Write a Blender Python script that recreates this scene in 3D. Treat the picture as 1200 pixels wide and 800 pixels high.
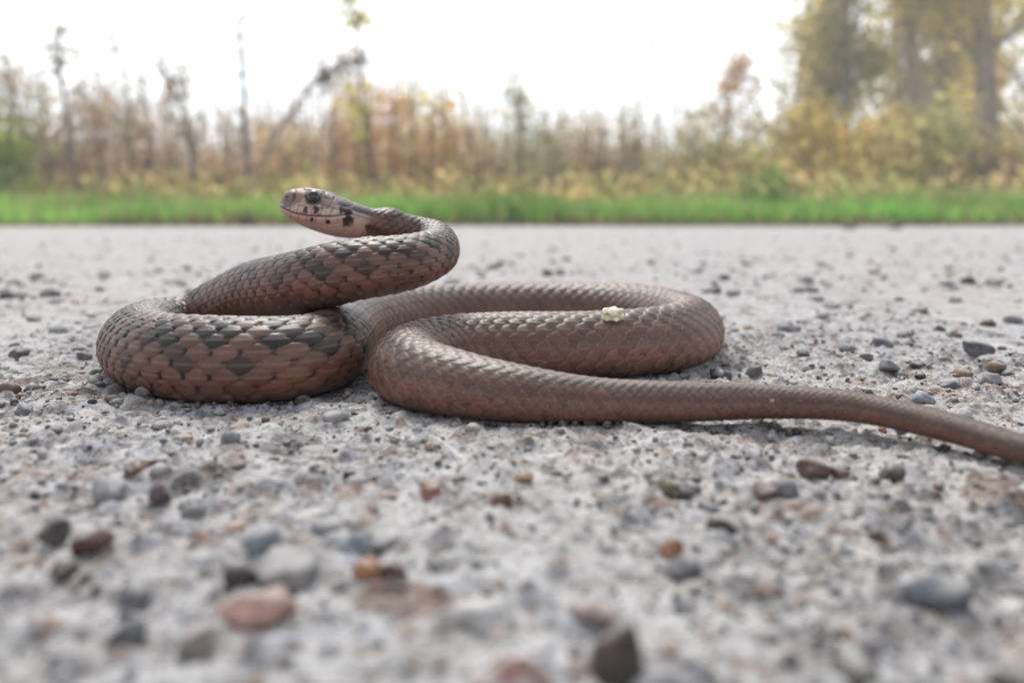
import bpy, math, random
import numpy as np
from mathutils import Vector

# ------------------------------------------------------------------ scene, camera, sky, sun
for o in list(bpy.data.objects):
    bpy.data.objects.remove(o)
SC = bpy.context.scene
COL = SC.collection
CAM_H = 0.0244                       # a phone lying almost on the road

cam_d = bpy.data.cameras.new("camera")
cam_d.lens = 30.0
cam_d.sensor_width = 36.0
cam_d.shift_y = -0.12
cam_d.clip_start = 0.004
cam_d.clip_end = 3000
cam_d.dof.use_dof = True
cam_d.dof.focus_distance = 0.119
cam_d.dof.aperture_fstop = 19.5
cam = bpy.data.objects.new("camera", cam_d)
cam.location = (0, 0, CAM_H)
cam.rotation_euler = (math.radians(90), 0, 0)
COL.objects.link(cam)
SC.camera = cam

SUN_EL, SUN_AZ = math.radians(55), math.radians(-14)     # behind the scene, high, veiled by cloud
world = bpy.data.worlds.new("World")
SC.world = world
world.use_nodes = True
wn = world.node_tree
wn.nodes.clear()
sky = wn.nodes.new("ShaderNodeTexSky")
sky.sky_type = 'NISHITA'
sky.sun_disc = False
sky.sun_elevation = SUN_EL
sky.sun_rotation = SUN_AZ
sky.air_density = 1.0
sky.dust_density = 1.2
sky.ozone_density = 1.0
hs = wn.nodes.new("ShaderNodeHueSaturation")
hs.inputs["Saturation"].default_value = 0.35
bg = wn.nodes.new("ShaderNodeBackground")
bg.inputs["Strength"].default_value = 0.11
wo = wn.nodes.new("ShaderNodeOutputWorld")
wn.links.new(sky.outputs[0], hs.inputs["Color"])
wn.links.new(hs.outputs[0], bg.inputs["Color"])
wn.links.new(bg.outputs[0], wo.inputs["Surface"])

sun_d = bpy.data.lights.new("sun", 'SUN')
sun_d.energy = 1.5
sun_d.angle = math.radians(18)
sun_d.color = (1.0, 0.96, 0.9)
sun = bpy.data.objects.new("sun", sun_d)
COL.objects.link(sun)
sdir = Vector((math.sin(SUN_AZ) * math.cos(SUN_EL), math.cos(SUN_AZ) * math.cos(SUN_EL), math.sin(SUN_EL)))
sun.rotation_euler = sdir.to_track_quat('Z', 'Y').to_euler()
sun.location = (0, 3, 6)

SC.view_settings.view_transform = 'Standard'
SC.view_settings.look = 'None'
SC.view_settings.gamma = 1.0
SC.view_settings.exposure = 1.42
SC.view_settings.use_curve_mapping = False
SC.render.film_transparent = False

rng = np.random.default_rng(7)
random.seed(7)

# ------------------------------------------------------------------ helpers
def tag(o, label=None, cat=None, group=None, kind=None):
    if label: o["label"] = label
    if cat: o["category"] = cat
    if group: o["group"] = group
    if kind: o["kind"] = kind
    return o

def empty(name, loc=(0, 0, 0)):
    o = bpy.data.objects.new(name, None)
    o.empty_display_size = 0.01
    o.location = loc
    COL.objects.link(o)
    return o

def mesh_np(name, V, F, mat, parent=None, col=None, smooth=True, loc=None):
    """V (n,3), F (m,3|4) arrays -> linked object"""
    me = bpy.data.meshes.new(name)
    V = np.asarray(V, np.float32); F = np.asarray(F, np.int32)
    k = F.shape[1]
    me.vertices.add(len(V)); me.vertices.foreach_set("co", V.ravel())
    keep = np.ones(F.shape, bool)
    if k == 4: keep[:, 3] = F[:, 3] != F[:, 2]           # quads with a doubled corner are triangles
    tot = keep.sum(1).astype(np.int32)
    flat_i = F[keep]
    me.loops.add(len(flat_i)); me.loops.foreach_set("vertex_index", flat_i)
    me.polygons.add(len(F))
    me.polygons.foreach_set("loop_start", np.concatenate([[0], np.cumsum(tot)[:-1]]).astype(np.int32))
    me.polygons.foreach_set("loop_total", tot)
    if smooth:
        me.polygons.foreach_set("use_smooth", np.ones(len(F), bool))
    if col is not None:
        a = me.color_attributes.new("Col", 'FLOAT_COLOR', 'POINT')
        c = np.ones((len(V), 4), np.float32); c[:, :3] = col
        a.data.foreach_set("color", c.ravel())
    me.update(calc_edges=True)
    me.validate()
    me.materials.append(mat)
    o = bpy.data.objects.new(name, me)
    if loc is not None: o.location = loc
    if parent is not None: o.parent = parent
    COL.objects.link(o)
    return o

def _h(ix, iy, seed):
    n = (ix.astype(np.int64) * 374761393 + iy.astype(np.int64) * 668265263 + seed * 1274126177) & 0xffffffff
    n = ((n ^ (n >> 13)) * 1274126177) & 0xffffffff
    return ((n ^ (n >> 16)) & 0xffff) / 65535.0

def vnoise(x, y, seed=0):
    ix = np.floor(x); iy = np.floor(y)
    fx = x - ix; fy = y - iy
    ux = fx * fx * fx * (fx * (fx * 6 - 15) + 10); uy = fy * fy * fy * (fy * (fy * 6 - 15) + 10)
    a = _h(ix, iy, seed); b = _h(ix + 1, iy, seed); c = _h(ix, iy + 1, seed); d = _h(ix + 1, iy + 1, seed)
    return (a * (1 - ux) + b * ux) * (1 - uy) + (c * (1 - ux) + d * ux) * uy      # 0..1

def sstep(a, b, x):
    t = np.clip((x - a) / (b - a), 0, 1)
    return t * t * (3 - 2 * t)

class Nodes:
    def __init__(self, name):
        self.m = bpy.data.materials.new(name)
        self.m.use_nodes = True
        self.t = self.m.node_tree
        self.t.nodes.clear()
        self.out = self.t.nodes.new("ShaderNodeOutputMaterial")
    def n(self, typ, **kw):
        nd = self.t.nodes.new(typ)
        for k, v in kw.items():
            if k in nd.inputs: nd.inputs[k].default_value = v
            else: setattr(nd, k, v)
        return nd
    def l(self, a, b): self.t.links.new(a, b)

def ramp(N, fac, stops):
    r = N.n("ShaderNodeValToRGB")
    el = r.color_ramp.elements
    while len(el) < len(stops): el.new(0.5)
    for e, (p, c) in zip(el, stops):
        e.position = p
        e.color = (*c, 1) if len(c) == 3 else c
    N.l(fac, r.inputs[0])
    return r.outputs[0]

def mixc(N, fac, a, b, mode='MIX'):
    m = N.n("ShaderNodeMix", data_type='RGBA', blend_type=mode)
    for s, v in ((m.inputs[0], fac), (m.inputs[6], a), (m.inputs[7], b)):
        if hasattr(v, "is_output"): N.l(v, s)
        else: s.default_value = v if not isinstance(v, tuple) or len(v) == 4 else (*v, 1)
    return m.outputs[2]

# ------------------------------------------------------------------ materials
def mat_road():
    N = Nodes("road_dust")
    g = N.n("ShaderNodeNewGeometry")
    p = g.outputs["Position"]
    n1 = N.n("ShaderNodeTexNoise", Scale=9.0, Detail=4.0); N.l(p, n1.inputs["Vector"])
    n2 = N.n("ShaderNodeTexNoise", Scale=160.0, Detail=5.0, Roughness=0.65); N.l(p, n2.inputs["Vector"])
    n3 = N.n("ShaderNodeTexNoise", Scale=900.0, Detail=4.0, Roughness=0.7); N.l(p, n3.inputs["Vector"])
    base = ramp(N, n2.outputs[0], [(0.30, (0.20, 0.175, 0.155)), (0.44, (0.385, 0.365, 0.345)), (0.68, (0.48, 0.465, 0.452))])
    tint = ramp(N, n1.outputs[0], [(0.35, (0.95, 0.975, 1.01)), (0.65, (1.0, 0.98, 0.955))])
    c = mixc(N, 1.0, base, tint, 'MULTIPLY')
    gr = ramp(N, n3.outputs[0], [(0.34, (0.40, 0.38, 0.37)), (0.46, (0.95, 0.95, 0.95)), (0.75, (1.12, 1.12, 1.12))])
    c = mixc(N, 0.9, c, gr, 'MULTIPLY')
    n5 = N.n("ShaderNodeTexNoise", Scale=2600.0, Detail=3.0, Roughness=0.7); N.l(p, n5.inputs["Vector"])
    c = mixc(N, 0.8, c, ramp(N, n5.outputs[0], [(0.34, (0.35, 0.32, 0.31)), (0.45, (1, 1, 1)), (0.8, (1.1, 1.1, 1.1))]), 'MULTIPLY')
    # coarse dark grains seen farther off
    v = N.n("ShaderNodeTexVoronoi", Scale=120.0); N.l(p, v.inputs["Vector"])
    sp = ramp(N, v.outputs["Distance"], [(0.10, (1, 1, 1)), (0.26, (0, 0, 0))])
    n4 = N.n("ShaderNodeTexNoise", Scale=30.0, Detail=3.0); N.l(p, n4.inputs["Vector"])
    sel = ramp(N, n4.outputs[0], [(0.50, (0, 0, 0)), (0.62, (0.8, 0.8, 0.8))])
    f = mixc(N, 1.0, sp, sel, 'MULTIPLY')
    v2 = N.n("ShaderNodeTexVoronoi", Scale=260.0); N.l(p, v2.inputs["Vector"])
    cell = N.n("ShaderNodeSeparateColor"); N.l(v2.outputs["Color"], cell.inputs[0])
    s2 = mixc(N, 1.0, ramp(N, v2.outputs["Distance"], [(0.16, (1, 1, 1)), (0.34, (0, 0, 0))]), ramp(N, cell.outputs[0], [(0.66, (0, 0, 0)), (0.70, (0.75, 0.75, 0.75))]), 'MULTIPLY')
    c = mixc(N, s2, c, (0.15, 0.142, 0.145))
    c = mixc(N, f, c, (0.12, 0.115, 0.12))
    at = N.n("ShaderNodeAttribute", attribute_name="Col")
    c = mixc(N, 1.0, c, at.outputs["Color"], 'MULTIPLY')
    b = N.n("ShaderNodeBsdfPrincipled", Roughness=0.95)
    b.inputs["Specular IOR Level"].default_value = 0.15
    N.l(c, b.inputs["Base Color"])
    bp = N.n("ShaderNodeBump", Strength=0.8, Distance=0.0007)
    h = N.n("ShaderNodeMath", operation='ADD'); N.l(n2.outputs[0], h.inputs[0]); N.l(n3.outputs[0], h.inputs[1])
    N.l(h.outputs[0], bp.inputs["Height"]); N.l(bp.outputs[0], b.inputs["Normal"])
    N.l(b.outputs[0], N.out.inputs[0])
    return N.m

def mat_stone(name, use_obj):
    N = Nodes(name)
    if use_obj:
        src = N.n("ShaderNodeObjectInfo").outputs["Color"]
    else:
        src = N.n("ShaderNodeAttribute", attribute_name="Col").outputs["Color"]
    g = N.n("ShaderNodeNewGeometry")
    n = N.n("ShaderNodeTexNoise", Scale=900.0, Detail=5.0, Roughness=0.7); N.l(g.outputs["Position"], n.inputs["Vector"])
    v = ramp(N, n.outputs[0], [(0.3, (0.55, 0.55, 0.55)), (0.7, (1.35, 1.33, 1.3))])
    c = mixc(N, 1.0, src, v, 'MULTIPLY')
    # road dust settled on top faces
    sx = N.n("ShaderNodeSeparateXYZ"); N.l(g.outputs["Normal"], sx.inputs[0])
    n2 = N.n("ShaderNodeTexNoise", Scale=500.0, Detail=3.0); N.l(g.outputs["Position"], n2.inputs["Vector"])
    a = N.n("ShaderNodeMath", operation='MULTIPLY'); N.l(sx.outputs[2], a.inputs[0]); N.l(n2.outputs[0], a.inputs[1])
    d = ramp(N, a.outputs[0], [(0.32, (0, 0, 0)), (0.58, (0.75, 0.75, 0.75))])
    c = mixc(N, d, c, (0.36, 0.345, 0.33))
    b = N.n("ShaderNodeBsdfPrincipled", Roughness=0.8)
    b.inputs["Specular IOR Level"].default_value = 0.3
    N.l(c, b.inputs["Base Color"])
    bp = N.n("ShaderNodeBump", Strength=0.5, Distance=0.0004); N.l(n.outputs[0], bp.inputs["Height"]); N.l(bp.outputs[0], b.inputs["Normal"])
    N.l(b.outputs[0], N.out.inputs[0])
    return N.m

def mat_snake():
    N = Nodes("snake_skin")
    at = N.n("ShaderNodeAttribute", attribute_name="Col")
    g = N.n("ShaderNodeNewGeometry")
    n = N.n("ShaderNodeTexNoise", Scale=2200.0, Detail=4.0, Roughness=0.7); N.l(g.outputs["Position"], n.inputs["Vector"])
    v = ramp(N, n.outputs[0], [(0.3, (0.80, 0.80, 0.80)), (0.7, (1.16, 1.15, 1.14))])
    c = mixc(N, 1.0, at.outputs["Color"], v, 'MULTIPLY')
    b = N.n("ShaderNodeBsdfPrincipled", Roughness=0.43)
    b.inputs["Specular IOR Level"].default_value = 0.46
    N.l(c, b.inputs["Base Color"])
    rr = N.n("ShaderNodeMapRange"); N.l(n.outputs[0], rr.inputs[0])
    rr.inputs["To Min"].default_value = 0.40; rr.inputs["To Max"].default_value = 0.56
    N.l(rr.outputs[0], b.inputs["Roughness"])
    bp = N.n("ShaderNodeBump", Strength=0.25, Distance=0.00012); N.l(n.outputs[0], bp.inputs["Height"]); N.l(bp.outputs[0], b.inputs["Normal"])
    N.l(b.outputs[0], N.out.inputs[0])
    return N.m

def mat_simple(name, attr=True, color=(0.5, 0.5, 0.5), rough=0.6, spec=0.4, trans=0.0, nscale=0.0, namp=0.3):
    N = Nodes(name)
    if attr:
        c = N.n("ShaderNodeAttribute", attribute_name="Col").outputs["Color"]
    else:
        r = N.n("ShaderNodeRGB"); r.outputs[0].default_value = (*color, 1); c = r.outputs[0]
    if nscale:
        g = N.n("ShaderNodeNewGeometry")
        n = N.n("ShaderNodeTexNoise", Scale=nscale, Detail=4.0); N.l(g.outputs["Position"], n.inputs["Vector"])
        v = ramp(N, n.outputs[0], [(0.3, (1 - namp,) * 3), (0.7, (1 + namp,) * 3)])
        c = mixc(N, 1.0, c, v, 'MULTIPLY')
    b = N.n("ShaderNodeBsdfPrincipled", Roughness=rough)
    b.inputs["Specular IOR Level"].default_value = spec
    N.l(c, b.inputs["Base Color"])
    if trans:
        tr = N.n("ShaderNodeBsdfTranslucent"); N.l(c, tr.inputs["Color"])
        mx = N.n("ShaderNodeMixShader"); mx.inputs[0].default_value = trans
        N.l(b.outputs[0], mx.inputs[1]); N.l(tr.outputs[0], mx.inputs[2])
        N.l(mx.outputs[0], N.out.inputs[0])
    else:
        N.l(b.outputs[0], N.out.inputs[0])
    return N.m

M_ROAD = mat_road()
M_STONE = mat_stone("stone", True)
M_GRAVEL = mat_stone("gravel_stone", False)
M_SNAKE = mat_snake()
M_EYE = mat_simple("eye_wet", rough=0.08, spec=0.7)
M_LEAF = mat_simple("leaf", rough=0.6, spec=0.25, trans=0.66)
M_STEM = mat_simple("dry_stem", rough=0.8, spec=0.2, nscale=40.0)
M_BARK = mat_simple("bark", rough=0.9, spec=0.15, nscale=14.0, namp=0.4)
M_TERRAIN = mat_simple("terrain_soil", attr=False, color=(0.10, 0.10, 0.045), rough=0.95, spec=0.1, nscale=3.0, namp=0.5)
M_CRUMB = mat_simple("crumb", rough=0.85, spec=0.2, nscale=2500.0)
M_FIBRE = mat_simple("fibre", attr=False, color=(0.75, 0.74, 0.72), rough=0.5)

# ------------------------------------------------------------------ the snake's path (mm; x right, y away, z up)
MM = 0.001
HEAD_PX = 0.138                       # mm per drawing unit of the head profile
P = [  # x, y, z, radius
    (-37.00, 136.0, 26.75, 0.0),      # snout
    (-29.30, 137.6, 25.15, 0.0),
    (-21.60, 139.6, 23.55, 2.65),
    (-18.30, 141.3, 22.35, 2.75),
    (-15.30, 142.3, 21.40, 3.05),
    (-12.80, 140.6, 20.50, 3.35),
    (-12.20, 136.6, 19.10, 3.6),
    (-13.70, 131.4, 18.10, 4.05),
    (-17.50, 127.6, 17.10, 4.5),
    (-24.60, 127.0, 16.20, 4.9),
    (-33.00, 131.5, 14.00, 5.15),
    (-42.00, 141.0, 12.00, 5.25),
    (-50.00, 148.5, 8.60, 5.4),
    (-55.60, 150.5, 6.20, 5.5),
    (-60.20, 145.0, 5.60, 5.6),
    (-58.60, 135.0, 5.60, 5.75),
    (-53.00, 124.5, 5.70, 5.85),
    (-46.00, 117.5, 5.75, 5.9),
    (-37.60, 114.8, 5.75, 5.9),
    (-30.60, 116.2, 5.75, 5.85),
    (-27.20, 122.5, 5.70, 5.8),
    (-27.40, 132.0, 5.65, 5.75),
    (-28.20, 143.0, 5.60, 5.7),
    (-27.00, 156.0, 5.55, 5.65),
    (-20.60, 171.0, 5.50, 5.6),
    (-7.30, 182.0, 5.45, 5.55),
    (9.30, 185.5, 5.40, 5.5),
    (23.00, 180.5, 5.35, 5.45),
    (30.20, 169.0, 5.30, 5.4),
    (32.00, 154.5, 5.25, 5.35),
    (27.70, 141.5, 5.20, 5.3),
    (19.10, 133.8, 5.15, 5.25),
    (6.50, 131.0, 5.10, 5.2),
    (-3.90, 130.6, 5.00, 5.1),
    (-10.80, 127.6, 4.90, 5.0),
    (-14.40, 120.0, 4.75, 4.85),
    (-12.70, 111.8, 4.55, 4.65),
    (-7.40, 106.6, 4.15, 4.2),
    (0.00, 103.2, 3.60, 3.55),
    (10.10, 101.8, 2.85, 2.75),
    (20.30, 102.0, 2.60, 2.45),
    (30.40, 101.6, 2.70, 2.05),
    (39.00, 98.2, 2.85, 1.78),
    (45.70, 92.0, 2.35, 1.62),
    (51.00, 85.2, 1.50, 1.5),
    (56.00, 79.5, 1.35, 1.3),
    (61.00, 75.0, 1.00, 0.95),
    (66.00, 72.0, 0.55, 0.45),
    (69.00, 70.6, 0.30, 0.10),
]
P = np.array(P)

def catmull(P, per=40):
    Q = np.vstack([2 * P[0] - P[1], P, 2 * P[-1] - P[-2]])
    out = []
    for i in range(1, len(Q) - 2):
        p0, p1, p2, p3 = Q[i - 1], Q[i], Q[i + 1], Q[i + 2]
        t = np.linspace(0, 1, per, endpoint=False)[:, None]
        out.append(0.5 * ((2 * p1) + (-p0 + p2) * t + (2 * p0 - 5 * p1 + 4 * p2 - p3) * t ** 2 + (-p0 + 3 * p1 - 3 * p2 + p3) * t ** 3))
    out.append(P[-1:])
    return np.vstack(out)

C = catmull(P)
for _ in range(60):                                     # relax small kinks
    C[1:-1] = 0.5 * C[1:-1] + 0.25 * (C[:-2] + C[2:])
seg = np.linalg.norm(np.diff(C[:, :3], axis=0), axis=1)
S0 = np.concatenate([[0], np.cumsum(seg)])
LEN = S0[-1]
HEAD_LEN = 118 * HEAD_PX
s_head = np.concatenate([np.array([0.0, 0.01, 0.03, 0.06, 0.10, 0.15, 0.21, 0.28]), np.arange(0.36, HEAD_LEN, 0.105)])
s_body = np.arange(HEAD_LEN, LEN - 30, 0.2)
s_tail = np.linspace(LEN - 30, LEN, 110)
SV = np.concatenate([s_head, s_body, s_tail])
X = np.stack([np.interp(SV, S0, C[:, k]) for k in range(3)], 1)
RB = np.maximum(np.interp(SV, S0, C[:, 3]), 0.05)
X[:, 2] -= 0.13 * RB * (1 - sstep(0.6, 2.5, X[:, 2] - RB)) * (SV > 30)
T = np.gradient(X, SV, axis=0); T /= np.linalg.norm(T, axis=1)[:, None]
for _ in range(12):
    T[1:-1] = 0.5 * T[1:-1] + 0.25 * (T[:-2] + T[2:])
T /= np.linalg.norm(T, axis=1)[:, None]
U = np.array([0, 0, 1.0]) - T * T[:, 2:3]; U /= np.linalg.norm(U, axis=1)[:, None]
W = np.cross(T, U)                                      # sideways

# head outline in drawing units (distance from snout; top, bottom, half width)
ht = np.array([0, 1, 4, 10, 18, 30, 43, 56, 69, 85, 101, 118])
h_top = np.array([0, 7.5, 14.5, 19.2, 22, 24.6, 25.6, 24.2, 21.4, 18.2, 15.6, 15.2])
h_bot = np.array([0, 4.5, 9.0, 13.2, 17.0, 20.6, 22.8, 24.4, 25.3, 24.2, 20.5, 16.5])
h_wid = np.array([0, 6.5, 11.5, 15.5, 18.0, 21.0, 23.5, 26.5, 28.0, 26.0, 21.0, 17.5])
tp = SV / HEAD_PX
def prof(v): return np.interp(np.sqrt(np.minimum(tp, 118)), np.sqrt(ht), v) * HEAD_PX
kb = sstep(96, 122, tp)
TOP = prof(h_top) * (1 - kb) + RB * kb
BOT = prof(h_bot) * (1 - kb) + RB * 0.97 * kb
WID = prof(h_wid) * (1 - kb) + RB * 1.03 * kb

PHI = math.radians(124)
th = np.concatenate([np.linspace(-PHI, PHI, 153), np.linspace(PHI, 2 * math.pi - PHI, 26)[1:-1]])
th_s = np.where(th > math.pi, th - 2 * math.pi, th)     # -pi..pi from the back line
NT, NS = len(th), len(SV)
SS, TH = np.meshgrid(SV, th_s, indexing='ij')
tpx = SS / HEAD_PX
ct, st = np.cos(TH), np.sin(TH)
sup = 1 - 0.12 * (1 - kb)[:, None]                      # squarer head section
cs = np.sign(ct) * np.abs(ct) ** sup; sn = np.sign(st) * np.abs(st) ** sup
nrm_up = np.where(cs > 0, cs * TOP[:, None], cs * BOT[:, None])
nrm_sd = sn * WID[:, None]
# belly rests flat on the road
flat = np.where(cs < -0.55, (-0.55 - cs) * 0.30, 0) * BOT[:, None] * kb[:, None]
nrm_up = nrm_up + flat
headu = nrm_up / HEAD_PX                                # drawing-unit height on the head

# ---- scale lattice
Lsc = (0.47 + 0.07 * sstep(0.40, 0.55, SV / LEN) * (1 - sstep(0.66, 0.78, SV / LEN))) * np.clip(RB, 1.2, 6) * np.where(tp < 140, 0.9, 1.0)
A = np.concatenate([[0], np.cumsum(np.diff(SV) / (0.5 * (Lsc[1:] + Lsc[:-1])))])
AA = np.repeat(A[:, None], NT, 1)
row = np.sign(TH) * 8.5 * (np.minimum(np.abs(TH), math.pi) / PHI) ** 0.88
f_len = SV / LEN
plain = sstep(0.36, 0.50, f_len)[:, None]               # pattern fades towards the tail
best = np.full(AA.shape, -1.0); ID_i = np.zeros(AA.shape); ID_j = np.zeros(AA.shape); BU = np.zeros(AA.shape); BV = np.zeros(AA.shape); BQ = np.ones(AA.shape)
r0 = np.floor(row)
for dj in (-1, 0, 1, 2):
    j = r0 + dj
    ok = np.abs(j) <= 8.01
    off = 0.5 * (np.mod(j, 2))
    i0 = np.floor(AA - off + 0.5)
    for di in (-1, 0, 1):
        i = i0 + di
        u = AA - off - i
        v = row - j
        jit = (_h(i, j, 5) - 0.5) * 0.08
        hl = 0.445 + 0.15 * plain
        hw = 0.72 + 0.25 * plain + jit
        q = (np.abs(u + 0.02) / hl) ** 2.0 + (np.abs(v) / hw) ** 2.1
        hgt = np.where(q < 1, (0.52 + 0.1 * plain) * np.clip(1 - q, 0, 1) ** 0.36 + 0.30 + (0.40 + 0.42 * plain) * u, -1)
        hgt = np.where(ok, hgt, -1)
        m = hgt > best
        best = np.where(m, hgt, best); ID_i = np.where(m, i, ID_i); ID_j = np.where(m, j, ID_j)
        BU = np.where(m, u, BU); BV = np.where(m, v, BV); BQ = np.where(m, q, BQ)
inside = best > -0.5
hsc = np.where(inside, np.clip(best, 0.05, 1.2), 0.0)
keel = np.exp(-(BV / 0.10) ** 2) * sstep(-0.45, -0.2, BU) * (1 - sstep(0.35, 0.5, BU)) * inside * (np.abs(ID_j) <= 7)
# belly plates
dv = np.abs(TH) > PHI * 1.0
pa = np.mod(AA * 1.0 + 0.25, 1.0)
hv = 0.35 + 0.55 * pa - 0.6 * sstep(0.90, 1.0, pa)
body_amt = sstep(84, 112, tpx)
relief = np.where(dv, hv, hsc + 0.13 * keel)
amp = (0.066 + 0.026 * plain) * np.clip(RB, 1.0, 6)[:, None] * body_amt
amp = amp * (1 - 0.30 * sstep(0.74, 0.84, f_len))[:, None]
disp = relief * amp
# slow uneven muscle swell
swell = (vnoise(AA * 0.22, TH * 1.2 + 7, 3) - 0.5) * 0.05 * RB[:, None] * body_amt
disp = disp + swell

# ---- head relief : mouth, lip plates, brow, nostril
mx = np.array([0, 7, 19, 34, 59, 78, 84]); my = np.array([-2.5, -4.7, -7.4, -7.3, -3.3, 3.6, 5.5])
mouth = np.interp(tpx, mx, my)
dm = headu - mouth
on_head = 1 - body_amt
mw = 1 - sstep(78, 84, tpx)
groove = np.exp(-(dm / 0.8) ** 2) * mw * (np.abs(TH) > 0.5)
lips = np.exp(-((np.abs(dm) - 3.5) / 3.0) ** 2) * mw
brow = np.exp(-((tpx - 36) / 12) ** 2 - ((headu - 22.5) / 2.2) ** 2)
socket = np.exp(-(((tpx - 35.8) / 8.5) ** 2 + ((headu - 14.0) / 8.0) ** 2) ** 2)
nost = np.exp(-(((tpx - 7.2) / 1.9) ** 2 + ((headu - 9.2) / 1.7) ** 2))
sut_u = np.zeros_like(tpx)
for p0 in (13, 21, 28.5, 37, 47, 58, 69):
    sut_u += np.exp(-((tpx - p0 - (headu - mouth) * 0.12) / 0.75) ** 2) * sstep(0.2, 1.2, dm) * (1 - sstep(8.0, 10.5, dm))
for p0 in (15, 24, 33, 43, 54, 66):
    sut_u += np.exp(-((tpx - p0 + dm * 0.15) / 0.75) ** 2) * sstep(0.2, 1.2, -dm) * (1 - sstep(7.0, 9.5, -dm))
sut_u += np.exp(-((dm - 9.5) / 0.7) ** 2) * mw * 0.8
sut_u += np.exp(-((dm + 9.0) / 0.8) ** 2) * mw * 0.5
crown_l = np.zeros_like(tpx)
for p0 in (12, 22, 47, 80):
    crown_l += np.exp(-((tpx - p0 - 3 * np.abs(st)) / 0.9) ** 2) * sstep(0.75, 0.9, ct)
crown_l += np.exp(-((np.abs(TH) - 0.55) / 0.05) ** 2) * sstep(22, 26, tpx) * (1 - sstep(46, 50, tpx))
crown_l += np.exp(-((TH) / 0.035) ** 2) * sstep(47, 50, tpx) * (1 - sstep(78, 82, tpx))
crown_l += np.exp(-((tpx - 56 - (headu - 12) * 0.5) / 0.9) ** 2) * (headu > 4) * (ct < 0.8) + np.exp(-((headu - 8 + (tpx - 50) * 0.12) / 0.7) ** 2) * sstep(46, 50, tpx)
disp = disp + on_head * HEAD_PX * (-1.5 * groove + 0.9 * lips + 1.3 * brow - 1.6 * socket - 2.2 * nost - 0.5 * np.clip(sut_u, 0, 1) - 0.5 * np.clip(crown_l, 0, 1))

dirv_u = np.where(cs > 0, cs / np.maximum(TOP, 1e-3)[:, None], cs / np.maximum(BOT, 1e-3)[:, None]); dirv_s = sn / np.maximum(WID, 1e-3)[:, None]
ln = np.sqrt(dirv_u ** 2 + dirv_s ** 2) + 1e-9
nu = nrm_up + disp * dirv_u / ln
nsd = nrm_sd + disp * dirv_s / ln
VX = X[:, None, :] + U[:, None, :] * nu[..., None] + W[:, None, :] * nsd[..., None]

# ---- skin colour (pigment per scale, with groove shading at scale bases painted in)
def c3(*c): return np.array(c)
hs1 = _h(ID_i, ID_j, 11); hs2 = _h(ID_i, ID_j, 23)
aj = np.abs(ID_j)
side = sstep(1.5, 7.5, np.abs(row))[..., None]
base = c3(0.088, 0.062, 0.050) * (1 - side) + c3(0.200, 0.084, 0.056) * side
base = base * (0.70 + 0.55 * hs1[..., None])
grey = c3(0.125, 0.100, 0.088)
vert_l = np.exp(-(row / 1.5) ** 2)[..., None]
base = base * (1 - 0.55 * vert_l) + grey * 0.55 * vert_l
# rear half: paler, plainer, soft lengthwise stripes
tailk = sstep(0.68, 0.80, f_len)[:, None]
stripe = (1 + 0.35 * tailk) * (np.exp(-((np.abs(row) - 2.7) / 0.7) ** 2) * 0.50 + np.exp(-((np.abs(row) - 5.0) / 0.5) ** 2) * 0.30)
rear = c3(0.128, 0.080, 0.062) * (1 - side) + c3(0.210, 0.096, 0.068) * side
rear = rear * (0.82 + 0.34 * hs1[..., None]) * (0.85 + 0.3 * vnoise(AA * 0.35, row * 0.5, 88))[..., None] * (1 - stripe)[..., None]
pl = plain[..., None]
col = base * (1 - pl) + rear * pl
# rims, keels, skin between
rim = sstep(0.60 + 0.12 * plain, 0.95, BQ) * inside
col = col * (1 - 0.40 * plain * (1 - sstep(-0.5, -0.12, BU)) * inside)[..., None]  # scale bases painted darker, as pigment and as groove shading
rimc = c3(0.31, 0.215, 0.165)
col = col * (1 - (rim * (0.16 + 0.55 * plain))[..., None]) + rimc * (rim * (0.16 + 0.55 * plain))[..., None]
col = col * (1 - (keel * 0.55 * (1 - 0.5 * plain))[..., None]) + c3(0.28, 0.195, 0.15) * (keel * 0.55 * (1 - 0.5 * plain))[..., None]
gapn = vnoise(AA * 1.3, row * 1.1, 9)
gap = (~inside) & (~dv)
gapc = np.where((gapn > 0.52)[..., None], c3(0.020, 0.013, 0.011), c3(0.15, 0.085, 0.055))
gapc = gapc * (1 - 0.35 * pl) + c3(0.10, 0.065, 0.05) * 0.35 * pl
col = np.where(gap[..., None], gapc, col)
dko = (sstep(0.72, 1.0, BQ) * inside * (1 - plain) * 0.55 * (gapn > 0.35))[..., None]
col = col * (1 - dko) + c3(0.03, 0.018, 0.014) * dko
# paired dark blotches along the back of the front half, smaller flecks on the flank
bl_i = np.mod(ID_i + 0.5 * np.mod(ID_j, 2), 2.5)
blot = ((aj >= 2) & (aj <= 4) & (bl_i < 1.1)) * (0.55 + 0.45 * (hs2 > 0.25))
blot = np.maximum(blot, (aj == 1) * (bl_i < 1.0) * 0.6 * (hs2 > 0.5))
bl2 = np.mod(ID_i + 1.25 + 0.5 * np.mod(ID_j, 2), 2.5)
blot = np.maximum(blot, ((aj >= 5) & (aj <= 6) & (bl2 < 1.0) & (hs2 < 0.6)) * 0.7)
edge_soft = (1 - 0.35 * sstep(0.8, 1.0, BQ)) * (1 - 0.5 * keel)
bstr = (blot * inside * (1 - sstep(0.33, 0.47, f_len)[:, None]) * 1.0 + blot * plain * inside * 0.14)[..., None] * edge_soft[..., None]
col = col * (1 - bstr) + c3(0.016, 0.012, 0.011) * bstr
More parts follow.
